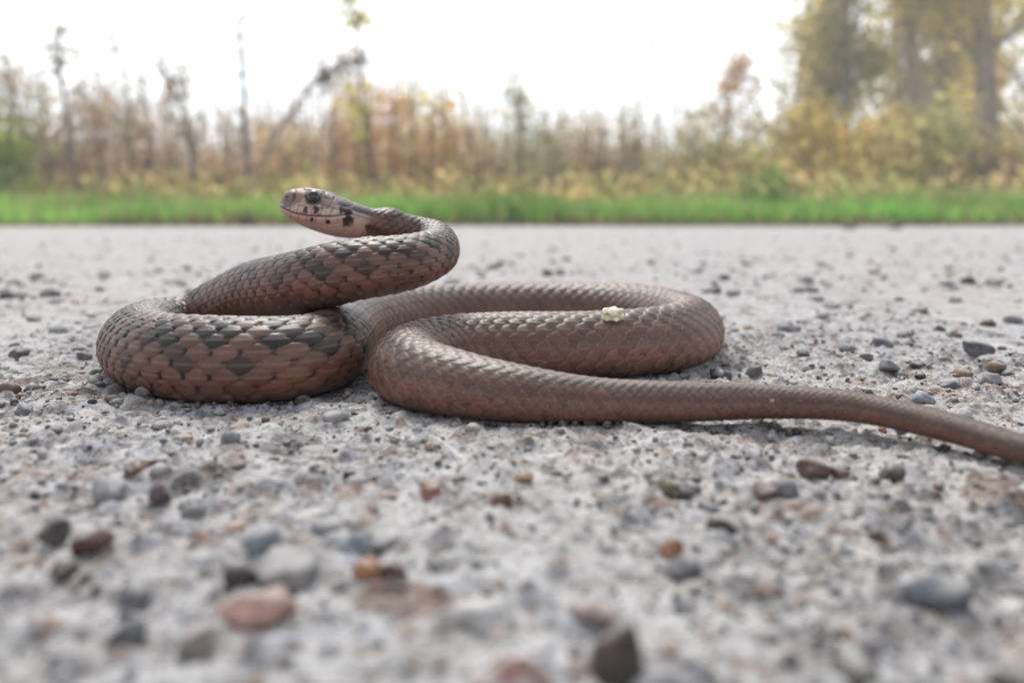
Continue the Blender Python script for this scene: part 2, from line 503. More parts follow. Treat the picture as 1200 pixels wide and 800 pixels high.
# belly
bel = c3(0.19, 0.120, 0.092) * (0.9 + 0.2 * vnoise(AA * 3, TH * 5, 14))[..., None]
bel = bel * (1 - 0.45 * sstep(0.86, 1.0, pa))[..., None]
belb = sstep(7.7, 8.9, np.abs(row))[..., None]
col = col * (1 - belb) + bel * belb
fleck = (vnoise(AA * 5, row * 5, 17) > 0.90) & (np.abs(row) > 6.5)
col = np.where(fleck[..., None], col * 0.35, col)
tailf = sstep(0.80, 0.95, f_len)[:, None, None]
col = col * (1 - 0.22 * tailf)
# head pigment
hn = vnoise(tpx * 0.35, TH * 9, 31)[..., None]
hn2 = vnoise(tpx * 0.9, TH * 20, 33)[..., None]
skin = c3(0.66, 0.45, 0.365) * (0.85 + 0.3 * hn)
chin = c3(0.70, 0.43, 0.33) * (0.9 + 0.2 * hn)
hc = np.where((dm > 0)[..., None], skin, chin)
thr = np.interp(tpx, [0, 12, 28, 45, 70, 95, 110], [16, 18, 21, 15.5, 10, 6, 4])
crown = sstep(-1.5, 2.0, headu - thr)[..., None]
crc = c3(0.062, 0.052, 0.050) * (0.55 + 0.9 * hn2)
hc = hc * (1 - crown) + crc * crown
def blob(t0, n0, rt, rn, soft=0.5, p=2):
    wx_ = (vnoise(tpx * .28 + t0, headu * .28, 51) - .5) * 4.0; wy_ = (vnoise(tpx * .28 + 9, headu * .28 + n0, 52) - .5) * 4.0
    wx_ = wx_ * min(1, rt / 4); wy_ = wy_ * min(1, rt / 4)
    return (1 - sstep(1 - soft, 1 + soft, np.abs((tpx + wx_ - t0) / rt) ** p + np.abs((headu + wy_ - n0) / rn) ** p))[..., None]
def paint(m, c, k=1.0):
    global hc
    hc = hc * (1 - m * k) + c * (m * k)
paint(blob(8, 8, 11, 10), c3(0.13, 0.105, 0.098), 0.8)                # snout plates
paint(blob(21, 10.5, 5.5, 6), c3(0.34, 0.16, 0.13), 0.85)          # reddish plate before the eye
paint(blob(15, 12, 2.0, 7), c3(0.05, 0.036, 0.033), 0.75)
paint(blob(57, 12, 8.5, 5.0), c3(0.42, 0.285, 0.24), 0.95)          # pinkish plate behind the eye
paint(blob(47, 9, 2.2, 6), c3(0.05, 0.034, 0.03), 0.6)
paint(blob(35.8, 13.8, 11.8, 11.0, 0.3), c3(0.30, 0.24, 0.22), 0.8)
paint(blob(35.8, 13.8, 9.4, 9.2, 0.25), c3(0.03, 0.022, 0.02), 0.8) # dark ring round the eye
for t0, n0, rt, rn in ((30.2, -0.8, 3.2, 4.4), (42, 1.2, 3.4, 4.6), (39.9, -10.4, 2.3, 2.2), (56.9, -9.4, 2.3, 2.7),
                       (72.5, 6.2, 7.5, 4.2), (78.5, -3.5, 5.6, 8.0), (105, -8.0, 6.0, 6.5), (117, 8.0, 5, 6), (112, 2, 3, 6)):
    paint(blob(t0, n0 + 0, rt, rn, 0.55), c3(0.014, 0.009, 0.009), 0.97)
paint(blob(64, 4.0, 4.2, 5.0, 0.3), c3(0.72, 0.55, 0.45), 0.7)
paint(blob(98, 2.5, 9, 4.0, 0.5), c3(0.50, 0.43, 0.39), 0.7)        # pale collar
paint(blob(88, 3, 5, 4, 0.5), c3(0.55, 0.42, 0.35), 0.7)
paint(nost[..., None], c3(0.02, 0.015, 0.015), 1.0)
paint(np.clip(groove * 1.1, 0, 1)[..., None], c3(0.045, 0.015, 0.012), 0.95)
paint(np.clip(sut_u, 0, 1)[..., None], c3(0.11, 0.06, 0.045), 0.55)
paint(np.clip(crown_l, 0, 1)[..., None], c3(0.04, 0.033, 0.032), 0.6)
col = col * c3(1.0, 0.93, 0.875)
bm = sstep(92, 112, tpx)[..., None]
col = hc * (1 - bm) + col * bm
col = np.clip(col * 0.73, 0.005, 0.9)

idx = np.arange(NS * NT).reshape(NS, NT)
a = idx[:-1, :]; b = np.roll(idx, -1, 1)[:-1, :]; c = np.roll(idx, -1, 1)[1:, :]; d = idx[1:, :]
F = np.stack([a, d, c, b], -1).reshape(-1, 4)
# orientation check on one face
f0 = F[(NS // 2) * NT + 76]; q0 = VX.reshape(-1, 3)[f0]
nn = np.cross(q0[1] - q0[0], q0[2] - q0[0])
if np.dot(nn, q0.mean(0) - X[NS // 2]) < 0: F = F[:, ::-1]

snake = empty("snake", (0, 0.125, 0))
tag(snake, "brown scaly snake coiled on the gravel road with its head raised", "snake")
def rel(V): return np.asarray(V) * MM - np.array([0, 0.125, 0])
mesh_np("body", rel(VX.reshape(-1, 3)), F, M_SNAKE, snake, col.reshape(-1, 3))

# eyes
def sphere_np(nu_=28, nv=18):
    V = [(0, 0, 1)]
    for i in range(1, nv):
        a_ = math.pi * i / nv
        for k in range(nu_):
            b_ = 2 * math.pi * k / nu_
            V.append((math.sin(a_) * math.cos(b_), math.sin(a_) * math.sin(b_), math.cos(a_)))
    V.append((0, 0, -1))
    F_ = []
    for k in range(nu_):
        F_.append((0, 1 + k, 1 + (k + 1) % nu_))
        for i in range(nv - 2):
            p_ = 1 + i * nu_ + k; q_ = 1 + i * nu_ + (k + 1) % nu_
            F_.append((p_, p_ + nu_, q_)); F_.append((q_, p_ + nu_, q_ + nu_))
        l_ = 1 + (nv - 2) * nu_
        F_.append((len(V) - 1, l_ + (k + 1) % nu_, l_ + k))
    return np.array(V), np.array(F_)
ie = int(np.argmin(np.abs(tp - 35.8)))
SPH, SPHF = sphere_np(40, 28)
for sd in (-1, 1):
    nrm = W[ie] * sd * 0.96 + U[ie] * 0.28; nrm /= np.linalg.norm(nrm)
    cen = X[ie] + U[ie] * 14.3 * HEAD_PX + W[ie] * sd * (WID[ie] * 0.80 - 3.6 * HEAD_PX)
    e1 = T[ie]; e2 = np.cross(nrm, e1)
    Vv = (SPH[:, :1] * e1 + SPH[:, 1:2] * e2 + SPH[:, 2:3] * nrm) * 9.0 * HEAD_PX
    rr_ = np.sqrt(SPH[:, 0] ** 2 + SPH[:, 1] ** 2)
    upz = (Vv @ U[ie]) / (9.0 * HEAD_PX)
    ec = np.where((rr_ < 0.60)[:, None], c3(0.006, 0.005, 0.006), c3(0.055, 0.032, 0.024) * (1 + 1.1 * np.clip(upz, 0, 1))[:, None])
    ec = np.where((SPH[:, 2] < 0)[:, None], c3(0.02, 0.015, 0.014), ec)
    mesh_np("eye", rel(cen + Vv), SPHF, M_EYE, snake, ec)

# ------------------------------------------------------------------ terrain and road
gs = np.array([-600, -200, -60, -20, -6, 6, 20, 60, 200, 600.0])
gx, gy = np.meshgrid(gs, np.array([-300, -60, -10, 2.45, 2.95, 8, 20, 60, 200, 800.0]), indexing='ij')
gz = np.where(gy > 2.8, 0.012 + 0.0 * gy, -0.03)
ii = np.arange(gx.size).reshape(gx.shape)
FF = np.stack([ii[:-1, :-1], ii[1:, :-1], ii[1:, 1:], ii[:-1, 1:]], -1).reshape(-1, 4)
tag(mesh_np("terrain", np.stack([gx, gy, gz], -1).reshape(-1, 3), FF, M_TERRAIN), kind="structure")

def grow(a0, a1, step, lo, hi, g, gl=None):
    gl = gl or g
    core = list(np.arange(a0, a1, step))
    s_, x_ = step, a1
    while x_ < hi: core.append(x_); s_ *= g; x_ += s_
    core.append(hi)
    left = []; s_, x_ = step * gl, a0 - step
    while x_ > lo: left.append(x_); s_ *= gl; x_ -= s_
    left.append(lo)
    return np.array(left[::-1] + core)
gxs = grow(-0.085, 0.085, 0.00038, -40, 40, 1.075)
gys = grow(0.036, 0.175, 0.00038, -2.5, 2.75, 1.025, 1.12)
GX, GY = np.meshgrid(gxs, gys, indexing='ij')
spx = np.gradient(gxs)[:, None]; spy = np.gradient(gys)[None, :]
SP = np.maximum(spx, spy) + 0 * GX

path2 = C[(C[:, 2] - C[:, 3] < 1.2)][::6, :]

def road_height(x, y, sp):
    z = np.zeros_like(x)
    for lam, amp_, sd, kind in ((0.6, 0.0040, 1, 0), (0.16, 0.0022, 2, 0), (0.045, 0.0011, 3, 0), (0.016, 0.0007, 4, 1), (0.0065, 0.0006, 5, 1),
                                (0.0028, 0.00055, 6, 1), (0.0013, 0.00034, 7, 1)):
        k = 1 - sstep(lam * 0.25, lam * 0.55, sp)
        n = vnoise(x / lam + sd * 17.3, y / lam + sd * 5.1, sd)
        if kind: n = 1 - np.abs(2 * n - 1) * 1.15
        z += amp_ * (n - 0.5) * k
    return z

def lumps(x, y, cell, seed, share, hk, sp):
    """embedded stones and clods: height and tone"""
    hgt = np.zeros_like(x); tone = np.ones(x.shape + (3,))
    ix = np.floor(x / cell); iy = np.floor(y / cell)
    kk = 1 - sstep(cell * 0.22, cell * 0.5, sp)
    for dx in (-1, 0, 1):
        for dy in (-1, 0, 1):
            cx, cy = ix + dx, iy + dy
            on = _h(cx, cy, seed) < share
            fx_ = (cx + 0.15 + 0.7 * _h(cx, cy, seed + 1)) * cell; fy_ = (cy + 0.15 + 0.7 * _h(cx, cy, seed + 2)) * cell
            r_ = cell * (0.22 + 0.42 * _h(cx, cy, seed + 3) ** 1.5)
            an = _h(cx, cy, seed + 4) * 6.28; el = 0.65 + 0.35 * _h(cx, cy, seed + 5)
            ux, uy = x - fx_, y - fy_
            a1 = ux * np.cos(an) + uy * np.sin(an); a2 = (-ux * np.sin(an) + uy * np.cos(an)) / el
            dd = (np.abs(a1) ** 2.6 + np.abs(a2) ** 2.6) ** (1 / 2.6) / r_
            dd = dd * (0.85 + 0.3 * vnoise(x / cell * 3.1, y / cell * 3.1, seed + 8))
            h_ = np.where(on & (dd < 1), np.clip(1 - dd ** 3, 0, 1) ** 0.6 * r_ * hk * (0.5 + _h(cx, cy, seed + 6)), 0) * kk
            m = h_ > hgt
            hgt = np.where(m, h_, hgt)
            pick = _h(cx, cy, seed + 7)[..., None]
            tc = np.where(pick < .45, np.array([1.0, 1.0, 1.0]), np.where(pick < .62, np.array([.62, .64, .70]), np.where(pick < .75, np.array([.42, .40, .40]),
                 np.where(pick < .86, np.array([.80, .66, .58]), np.where(pick < .93, np.array([.85, .88, .95]), np.array([.5, .36, .28]))))))
            tone = np.where((m & (h_ > 0))[..., None], tc, tone)
    return hgt, tone
GZ = road_height(GX, GY, SP)
RC = np.ones(GX.shape + (3,))
for cell, sd, share, hk in ((0.012, 500, .14, .10), (0.0052, 540, .28, .22), (0.0024, 580, .50, .36), (0.0014, 620, .6, .52)):
    h_, t_ = lumps(GX, GY, cell, sd, share, hk, SP)
    GZ = GZ + h_
    RC = RC * (1 - (0.75 if cell < 0.006 else 0.15) * (1 - t_))
near = sstep(0.02, 0.35, np.sqrt(GX ** 2 + (GY - 0.12) ** 2))
big = 0.0040 * (vnoise(GX / 0.6 + 17.3, GY / 0.6 + 5.1, 1) - 0.5) + 0.0022 * (vnoise(GX / 0.16 + 34.6, GY / 0.16 + 10.2, 2) - 0.5)
GZ = GZ - big * (1 - near) - 0.0004
# settle the road under the body
mask = (np.abs(GX) < 0.085) & (GY > 0.06) & (GY < 0.2)
px_, py_ = GX[mask] * 1000, GY[mask] * 1000
dmin = np.full(px_.shape, 99.0)
for q in path2:
    dmin = np.minimum(dmin, np.sqrt((px_ - q[0]) ** 2 + (py_ - q[1]) ** 2) / max(q[3], 1.0))
ks = 1 - sstep(0.35, 1.05, dmin)
GZ[mask] = GZ[mask] * (1 - ks) + np.minimum(GZ[mask] * 0.4, 0.00005) * ks
ii = np.arange(GX.size).reshape(GX.shape)
FF = np.stack([ii[:-1, :-1], ii[1:, :-1], ii[1:, 1:], ii[:-1, 1:]], -1).reshape(-1, 4)
tag(mesh_np("road", np.stack([GX, GY, GZ], -1).reshape(-1, 3), FF, M_ROAD, None, RC.reshape(-1, 3)), kind="structure")
def road_z(x, y):
    i = np.clip(np.searchsorted(gxs, x), 0, len(gxs) - 1); j = np.clip(np.searchsorted(gys, y), 0, len(gys) - 1)
    return GZ[i, j]

# ------------------------------------------------------------------ stones
def ico(sub):
    t = (1 + 5 ** 0.5) / 2
    V = [(-1, t, 0), (1, t, 0), (-1, -t, 0), (1, -t, 0), (0, -1, t), (0, 1, t), (0, -1, -t), (0, 1, -t), (t, 0, -1), (t, 0, 1), (-t, 0, -1), (-t, 0, 1)]
    V = [np.array(v) / np.linalg.norm(v) for v in V]
    F_ = [(0, 11, 5), (0, 5, 1), (0, 1, 7), (0, 7, 10), (0, 10, 11), (1, 5, 9), (5, 11, 4), (11, 10, 2), (10, 7, 6), (7, 1, 8), (3, 9, 4), (3, 4, 2), (3, 2, 6), (3, 6, 8), (3, 8, 9), (4, 9, 5), (2, 4, 11), (6, 2, 10), (8, 6, 7), (9, 8, 1)]
    for _ in range(sub):
        cache = {}; F2 = []
        def mid(a_, b_):
            k = (min(a_, b_), max(a_, b_))
            if k not in cache:
                m_ = V[a_] + V[b_]; V.append(m_ / np.linalg.norm(m_)); cache[k] = len(V) - 1
            return cache[k]
        for a_, b_, c_ in F_:
            x_, y_, z_ = mid(a_, b_), mid(b_, c_), mid(c_, a_)
            F2 += [(a_, x_, z_), (b_, y_, x_), (c_, z_, y_), (x_, y_, z_)]
        F_ = F2
    return np.array(V), np.array(F_)

def rock(sub, seed, cuts=7, rough=0.12):
    r_ = np.random.default_rng(seed)
    V, F_ = ico(sub)
    V = V.copy()
    for _ in range(cuts):                                  # planed-off faces
        n_ = r_.normal(size=3); n_ /= np.linalg.norm(n_)
        k = r_.uniform(0.55, 0.85)
        d_ = V @ n_
        V -= np.outer(np.maximum(d_ - k, 0) * 0.9, n_)
    ph = r_.uniform(0, 6, (4, 3)); fr = r_.normal(size=(4, 3)) * 2.6
    for p_, f_ in zip(ph, fr):
        V *= (1 + rough * 0.5 * np.sin(V @ f_ + p_[0]))[:, None]
    return V, F_

ROCKS = [rock(2, 100 + k) for k in range(8)]
rock_mesh = []
for k, (V, F_) in enumerate(ROCKS):
    me = bpy.data.meshes.new("stone")
    me.from_pydata(V.tolist(), [], F_.tolist()); me.update()
    me.polygons.foreach_set("use_smooth", np.ones(len(F_), bool))
    me.materials.append(M_STONE)
    rock_mesh.append(me)

STONE_POS = []
def stone(name, label, x, y, w, h, dpt, color, k, rz=0.0, sink=0.35, group=None, tilt=0.0):
    o = bpy.data.objects.new(name, rock_mesh[k % 8])
    z = float(road_z(x, y))
    o.location = (x, y, z + h * (0.5 - sink + 0.05))
    o.scale = (w * 0.56, dpt * 0.56, h * 0.58)
    o.rotation_euler = (tilt, tilt * 0.6, rz)
    o.color = (*color, 1)
    COL.objects.link(o)
    tag(o, label, "stone", group)
    STONE_POS.append((x, y, max(w, dpt) * 0.6))
    return o

DK = (0.060, 0.052, 0.050); DKR = (0.105, 0.060, 0.050); OLV = (0.100, 0.090, 0.060); BLU = (0.20, 0.215, 0.24); GRY = (0.22, 0.215, 0.215)
TAN = (0.33, 0.215, 0.135); PNK = (0.40, 0.25, 0.205); ORG = (0.34, 0.17, 0.10); BRN = (0.15, 0.095, 0.07); PAL = (0.42, 0.41, 0.40)
GN = "stones lying loose on the road"
# x, y (m), width, height, depth (mm), colour, label
stones = [
    (-.0158, .0525, 4.4, 2.3, 3.4, PNK, "pinkish flat stone in front of a dark hollow at the lower left"),
    (-.0152, .0580, 5.6, 2.6, 3.6, (0.24, 0.23, 0.23), "grey slab stone just behind the pinkish flat stone"),
    (-.0181, .0570, 2.3, 2.3, 2.2, DK, "dark stone touching the left end of the grey slab stone"),
    (-.0178, .0625, 3.4, 2.6, 3.0, BLU, "blue-grey rounded stone behind the dark stone and grey slab"),
    (-.0117, .0630, 2.6, 1.8, 2.2, BLU, "small blue-grey stone to the right of the larger blue-grey one"),
    (-.0342, .0640, 2.7, 1.7, 2.2, DK, "blackish stone paired with a reddish-brown one near the left edge"),
    (-.0310, .0632, 2.8, 1.9, 2.4, DKR, "reddish-brown dark stone beside the blackish one near the left edge"),
    (-.0221, .0495, 2.3, 2.1, 2.3, (0.10, 0.10, 0.105), "dark grey stone nearest the lower left corner with pale top"),
    (-.0183, .0492, 2.2, 1.7, 2.0, (0.26, 0.22, 0.20), "brownish grey stone left of the pinkish flat stone"),
    (-.0255, .0502, 2.2, 1.6, 2.0, GRY, "mid-grey stone between the lower left corner and dark grey stone"),
    (.0168, .0672, 4.6, 2.7, 3.4, (0.075, 0.062, 0.048), "dark olive-brown lump of stone below the middle of the tail"),
    (.0272, .0545, 3.9, 2.3, 3.0, (0.105, 0.115, 0.13), "dark blue-grey stone with pale top at the lower right"),
    (.0056, .0462, 3.1, 3.6, 2.8, (0.065, 0.050, 0.044), "big dark brown stone standing up at the bottom edge"),
    (.0002, .0448, 4.2, 2.0, 2.8, (0.14, 0.07, 0.06), "dark reddish stone cut by the bottom edge near its middle"),
    (.0135, .0752, 2.0, 1.9, 1.9, (0.13, 0.11, 0.065), "olive-brown pebble of a touching pair in mid foreground"),
    (.0152, .0752, 1.7, 1.6, 1.6, (0.12, 0.10, 0.10), "dark grey pebble of a touching pair in mid foreground"),
    (-.0070, .0738, 2.2, 1.9, 2.0, (0.24, 0.115, 0.085), "rusty red-brown pebble in mid foreground below the coils"),
    (.0010, .0775, 1.8, 1.5, 1.6, TAN, "tan orange pebble in mid foreground left of the pebble pair"),
    (-.0010, .0715, 1.8, 1.7, 1.6, BRN, "dark brown pebble just below the tan orange one"),
    (.0352, .0795, 2.3, 2.0, 2.2, (0.075, 0.070, 0.055), "dark olive round stone below the tail at the right"),
    (.0245, .0757, 2.8, 2.0, 2.4, (0.12, 0.12, 0.135), "slate grey stone below the tail in the middle right"),
    (.0221, .0750, 2.2, 1.7, 2.0, BRN, "brown stone against the left side of the slate grey stone"),
    (.0290, .0825, 3.0, 1.9, 2.0, (0.11, 0.075, 0.06), "dark brown crumbly stone close below the tail"),
    (.0315, .0826, 2.6, 1.5, 1.8, (0.13, 0.09, 0.07), "smaller brown crumbly stone joined to the dark brown one"),
    (-.0098, .0580, 1.9, 1.8, 1.8, ORG, "orange pebble right of the grey slab stone"),
    (-.0079, .0568, 1.8, 1.5, 1.7, DKR, "dark red pebble right of the orange pebble"),
    (-.0222, .0682, 2.2, 1.6, 2.0, (0.28, 0.15, 0.095), "orange-brown pebble in the left foreground behind the blue-grey stones"),
    (-.0362, .0820, 2.4, 1.6, 2.2, BRN, "brown stone in the left middle ground below the front coil"),
    (-.0300, .0727, 1.9, 1.7, 1.8, (0.10, 0.075, 0.08), "dark purplish pebble in the left foreground"),
    (-.0352, .0742, 3.2, 2.2, 2.6, (0.25, 0.25, 0.265), "light blue-grey stone left of the dark purplish pebble"),
    (-.0887, .1535, 3.2, 1.9, 2.6, (0.12, 0.12, 0.13), "dark pebble at the left edge level with the front coil"),
    (-.0742, .1475, 2.8, 1.8, 2.4, (0.13, 0.13, 0.14), "dark pebble just left of the left bend of the coil"),
    (-.0665, .1370, 2.2, 1.3, 2.0, (0.13, 0.125, 0.13), "small dark pebble tucked beside the left bend of the coil"),
    (-.0210, .1020, 3.6, 2.0, 2.8, (0.24, 0.235, 0.235), "grey stone in front of the front coil near the inner bend"),
    (-.0212, .0915, 3.4, 1.5, 2.6, (0.22, 0.21, 0.205), "flat grey stone in front of the coils below the grey one"),
    (.0835, .1530, 5.2, 2.6, 4.0, (0.10, 0.10, 0.115), "dark slate stone behind the tail near the right edge"),
    (.0560, .1165, 3.6, 2.0, 3.0, BLU, "blue-grey flat stone close behind the curving tail"),
    (.0650, .1260, 2.8, 1.7, 2.4, (0.15, 0.15, 0.16), "grey stone behind the tail left of the slate stone"),
    (.0325, .1330, 4.2, 2.4, 3.0, (0.060, 0.058, 0.058), "blackish stone tucked against the right loop of the snake"),
    (.0385, .1355, 3.0, 2.0, 2.6, (0.12, 0.12, 0.125), "dark grey stone just right of the blackish one by the loop"),
    (.0185, .0460, 2.8, 1.6, 2.2, (0.09, 0.085, 0.07), "dark stone at the bottom edge right of the standing stone"),
    (.0265, .0452, 2.2, 1.6, 1.9, (0.08, 0.07, 0.065), "dark stone at the bottom edge near the right corner"),
    (.0055, .0530, 3.6, 1.6, 2.8, (0.24, 0.19, 0.17), "brownish flat stone in the foreground behind the standing stone"),
    (-.0014, .0520, 4.0, 1.8, 3.2, PAL, "pale grey stone in the foreground left of the standing stone"),
    (.0122, .0600, 2.6, 1.6, 2.2, (0.12, 0.12, 0.13), "dark grey pebble in the foreground right of the brownish flat stone"),
    (.0118, .0630, 2.0, 1.3, 1.7, (0.25, 0.13, 0.075), "rust-brown pebble in the foreground right of centre"),
    (.0340, .0560, 3.4, 1.6, 2.4, (0.13, 0.11, 0.11), "long dark stone in the foreground at the right edge"),
    (.0452, .0700, 2.8, 1.5, 2.2, (0.14, 0.12, 0.115), "low brown-grey stone in the right foreground"),
    (.78, 1.98, 34, 17, 28, (0.10, 0.085, 0.08), "dark lump lying far off on the road near the right verge"),
    (.905, 2.02, 36, 18, 30, (0.095, 0.085, 0.08), "second dark lump far off on the road, nearer the right trees"),
]
for k, (x, y, w, h, dp, c_, lb) in enumerate(stones):
    stone("stone", lb, x, y, w * MM, h * MM, dp * MM, c_, k * 3 + 1, rz=(k * 1.7) % 6.28, group=GN, tilt=((k * 7) % 5 - 2) * 0.12)

# loose gravel: one mass of small grains
def near_snake(x, y):
    m = np.zeros(x.shape, bool)
    for q in C[::10]:
        m |= (q[0] * MM - x) ** 2 + (q[1] * MM - y) ** 2 < (max(q[3], 2) * MM * 0.75) ** 2
    return m
base_small = [rock(0, 300 + k, 3, 0.25) for k in range(6)]
base_mid = [rock(1, 400 + k, 5, 0.16) for k in range(6)]
PAL_G = np.array([(0.10, 0.10, 0.105), (0.16, 0.16, 0.17), (0.22, 0.22, 0.23), (0.30, 0.29, 0.285), (0.40, 0.385, 0.37), (0.14, 0.10, 0.085), (0.25, 0.16, 0.115), (0.33, 0.24, 0.17), (0.45, 0.43, 0.42), (0.06, 0.055, 0.055)])
PW = np.array([.15, .15, .13, .12, .12, .11, .05, .05, .05, .07])
gV, gF, gC = [], [], []
off = 0
def scatter(n, xr, yr, smin, smax, bases):
    global off
    N_ = n * 5
    y = np.exp(rng.uniform(math.log(yr[0]), math.log(yr[1]), N_))
    x = rng.uniform(-1, 1, N_) * (xr * np.maximum(y, 0.05) * 0.75 + 0.01)
    sz = smin * (smax / smin) ** (rng.random(N_) ** 2.4)
    ok = (vnoise(x / 0.03, y / 0.03, 44) > rng.uniform(0.1, 0.6, N_)) & ~near_snake(x, y)
    for a_, b_, r_ in STONE_POS: ok &= (x - a_) ** 2 + (y - b_) ** 2 > (r_ + sz * .3) ** 2
    for x, y, sz in list(zip(x[ok], y[ok], sz[ok]))[:n]:
        V, F_ = bases[rng.integers(len(bases))]
        ang = rng.uniform(0, 6.28); ca, sa = math.cos(ang), math.sin(ang)
        sc = np.array([rng.uniform(.8, 1.25), rng.uniform(.7, 1.05), rng.uniform(.5, .85)]) * sz * 0.5
        Vs = V * sc
        Vr = np.stack([Vs[:, 0] * ca - Vs[:, 1] * sa + x, Vs[:, 0] * sa + Vs[:, 1] * ca + y, Vs[:, 2] + float(road_z(x, y)) + sc[2] * rng.uniform(-0.3, 0.4)], 1)
        gV.append(Vr); gF.append(F_ + off); off += len(Vr)
        c_ = PAL_G[rng.choice(10, p=PW)] * 0.9 * rng.uniform(.8, 1.2)
        gC.append(np.repeat(c_[None], len(Vr), 0))
scatter(750, 1.2, (0.055, 0.9), 0.0011, 0.0028, base_mid)
scatter(15000, 1.2, (0.042, 0.45), 0.00035, 0.0013, base_small)
scatter(1500, 1.2, (0.25, 2.6), 0.0022, 0.007, base_small)
scatter(1300, 1.2, (0.11, 0.6), 0.0013, 0.0036, base_mid)
# dark crumbs of soil pressed along the foot of the body
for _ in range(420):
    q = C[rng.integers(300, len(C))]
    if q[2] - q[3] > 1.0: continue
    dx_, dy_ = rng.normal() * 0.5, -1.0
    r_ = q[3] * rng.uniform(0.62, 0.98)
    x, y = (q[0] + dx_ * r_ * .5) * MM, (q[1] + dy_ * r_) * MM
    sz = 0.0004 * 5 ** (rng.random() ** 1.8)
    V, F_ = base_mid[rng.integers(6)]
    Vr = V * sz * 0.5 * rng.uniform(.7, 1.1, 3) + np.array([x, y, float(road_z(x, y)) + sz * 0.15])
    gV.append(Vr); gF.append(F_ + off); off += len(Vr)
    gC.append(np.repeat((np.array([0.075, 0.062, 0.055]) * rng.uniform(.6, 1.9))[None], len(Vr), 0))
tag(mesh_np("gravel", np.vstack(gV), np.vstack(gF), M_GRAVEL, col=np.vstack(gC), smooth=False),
    "loose grey and brown grit strewn over the pale road", "gravel", kind="stuff")

# individual small pebbles behind and beside the snake
peb = [(-.080, .172), (-.098, .185), (-.118, .210), (.062, .150), (.071, .165), (.082, .178), (.095, .190), (.060, .186), (.075, .205), (.108, .225), (.050, .205),
       (.072, .128), (.060, .136), (.052, .152), (.088, .235), (-.076, .118), (-.062, .108), (.120, .205), (.045, .225), (.130, .250), (-.135, .250), (.098, .280), (.150, .290)]
for k, (x, y) in enumerate(peb):
    w = (2.2 + 2.4 * ((k * 37) % 10) / 10) * MM * (0.8 + y * 1.5)
    lb = "small grey pebble on the road left of the coils" if x < 0 else ("small grey pebble between the right loop and the tail's curve" if y < .16 else "small grey pebble on the open road behind the right loop")
    stone("pebble", lb, x, y, w, w * .62, w * .85,
          tuple(np.array(((0.12, 0.12, 0.13), (0.17, 0.17, 0.185), (0.21, 0.21, 0.215))[k % 3])), k * 5 + 2, rz=k * 2.1, group=lb.replace("pebble", "pebbles"))

# crumb on the snake, pale fleck on the tail, hair-like fibre on the road
def lump(name, cen, size, seed, c1, c2, label, cat):
    V, F_ = ico(4)
    r_ = np.random.default_rng(seed)
    V = V.copy(); k = np.zeros(len(V))
    for _ in range(70):
        n_ = r_.normal(size=3); n_ /= np.linalg.norm(n_)
        w_ = np.exp(-((1 - V @ n_ / np.linalg.norm(V, axis=1)) / 0.035))
        V *= (1 + w_ * r_.uniform(-0.22, 0.34))[:, None]; k += w_ * r_.uniform(-1, 1)
    t_ = sstep(-0.6, 0.8, k)[:, None]
    o = mesh_np(name, V * np.array(size) * 0.5, F_, M_CRUMB, None, np.array(c1) * t_ + np.array(c2) * (1 - t_), loc=cen)
    return tag(o, label, cat)
lump("crumb", (0.01525, 0.1292, 0.00985), (0.0030, 0.0026, 0.0023), 5, (0.80, 0.76, 0.60), (0.62, 0.55, 0.38), "cream crumb stuck on the back of the right coil", "crumb")
lump("fleck", (0.0304, 0.09955, 0.00315), (0.00065, 0.0005, 0.0005), 8, (0.40, 0.29, 0.20), (0.30, 0.2, 0.14), "tiny tan fleck on the side of the tail", "fleck")

def tube(pts, rad, sides=5):
    pts = np.asarray(pts, float); n = len(pts)
    rad = np.broadcast_to(rad, (n,))
    t_ = np.gradient(pts, axis=0); t_ /= np.linalg.norm(t_, axis=1)[:, None] + 1e-12
    ref = np.where(np.abs(t_[:, 2:3]) > 0.9, np.array([[1.0, 0, 0]]), np.array([[0, 0, 1.0]]))
    a_ = np.cross(t_, ref); a_ /= np.linalg.norm(a_, axis=1)[:, None] + 1e-12
    b_ = np.cross(t_, a_)
    an = np.arange(sides) * 2 * math.pi / sides
    V = pts[:, None, :] + (a_[:, None, :] * np.cos(an)[None, :, None] + b_[:, None, :] * np.sin(an)[None, :, None]) * rad[:, None, None]
    i = np.arange(n * sides).reshape(n, sides)
    F_ = np.stack([i[:-1], np.roll(i, -1, 1)[:-1], np.roll(i, -1, 1)[1:], i[1:]], -1).reshape(-1, 4)
    return V.reshape(-1, 3), F_
fx = np.linspace(0, 1, 14)
fp = np.stack([-.0108 + .0062 * fx, .0925 - .0078 * fx + .001 * np.sin(fx * 5), 0.0008 + 0.0006 * np.sin(fx * 3.1)], 1)
V, F_ = tube(fp, 0.00006, 5)
tag(mesh_np("fibre", V, F_, M_FIBRE), "thin white hair-like fibre lying on the road before the coils", "fibre")

# ------------------------------------------------------------------ verge grass
class MB:
    def __init__(s): s.V = []; s.F = []; s.C = []; s.n = 0
    def add(s, V, F_, c_):
        V = np.asarray(V, float); F_ = np.asarray(F_)
        if F_.shape[1] == 3: F_ = np.hstack([F_, F_[:, 2:3]])
        s.V.append(V); s.F.append(F_ + s.n); s.n += len(V)
        c_ = np.asarray(c_, float)
        s.C.append(np.repeat(c_[None], len(V), 0) if c_.ndim == 1 else c_)
    def build(s, name, mat, parent=None, origin=None, smooth=True):
        V = np.vstack(s.V)
        if origin is not None: V = V - np.array(origin)
        return mesh_np(name, V, np.vstack(s.F), mat, parent, np.vstack(s.C), smooth)

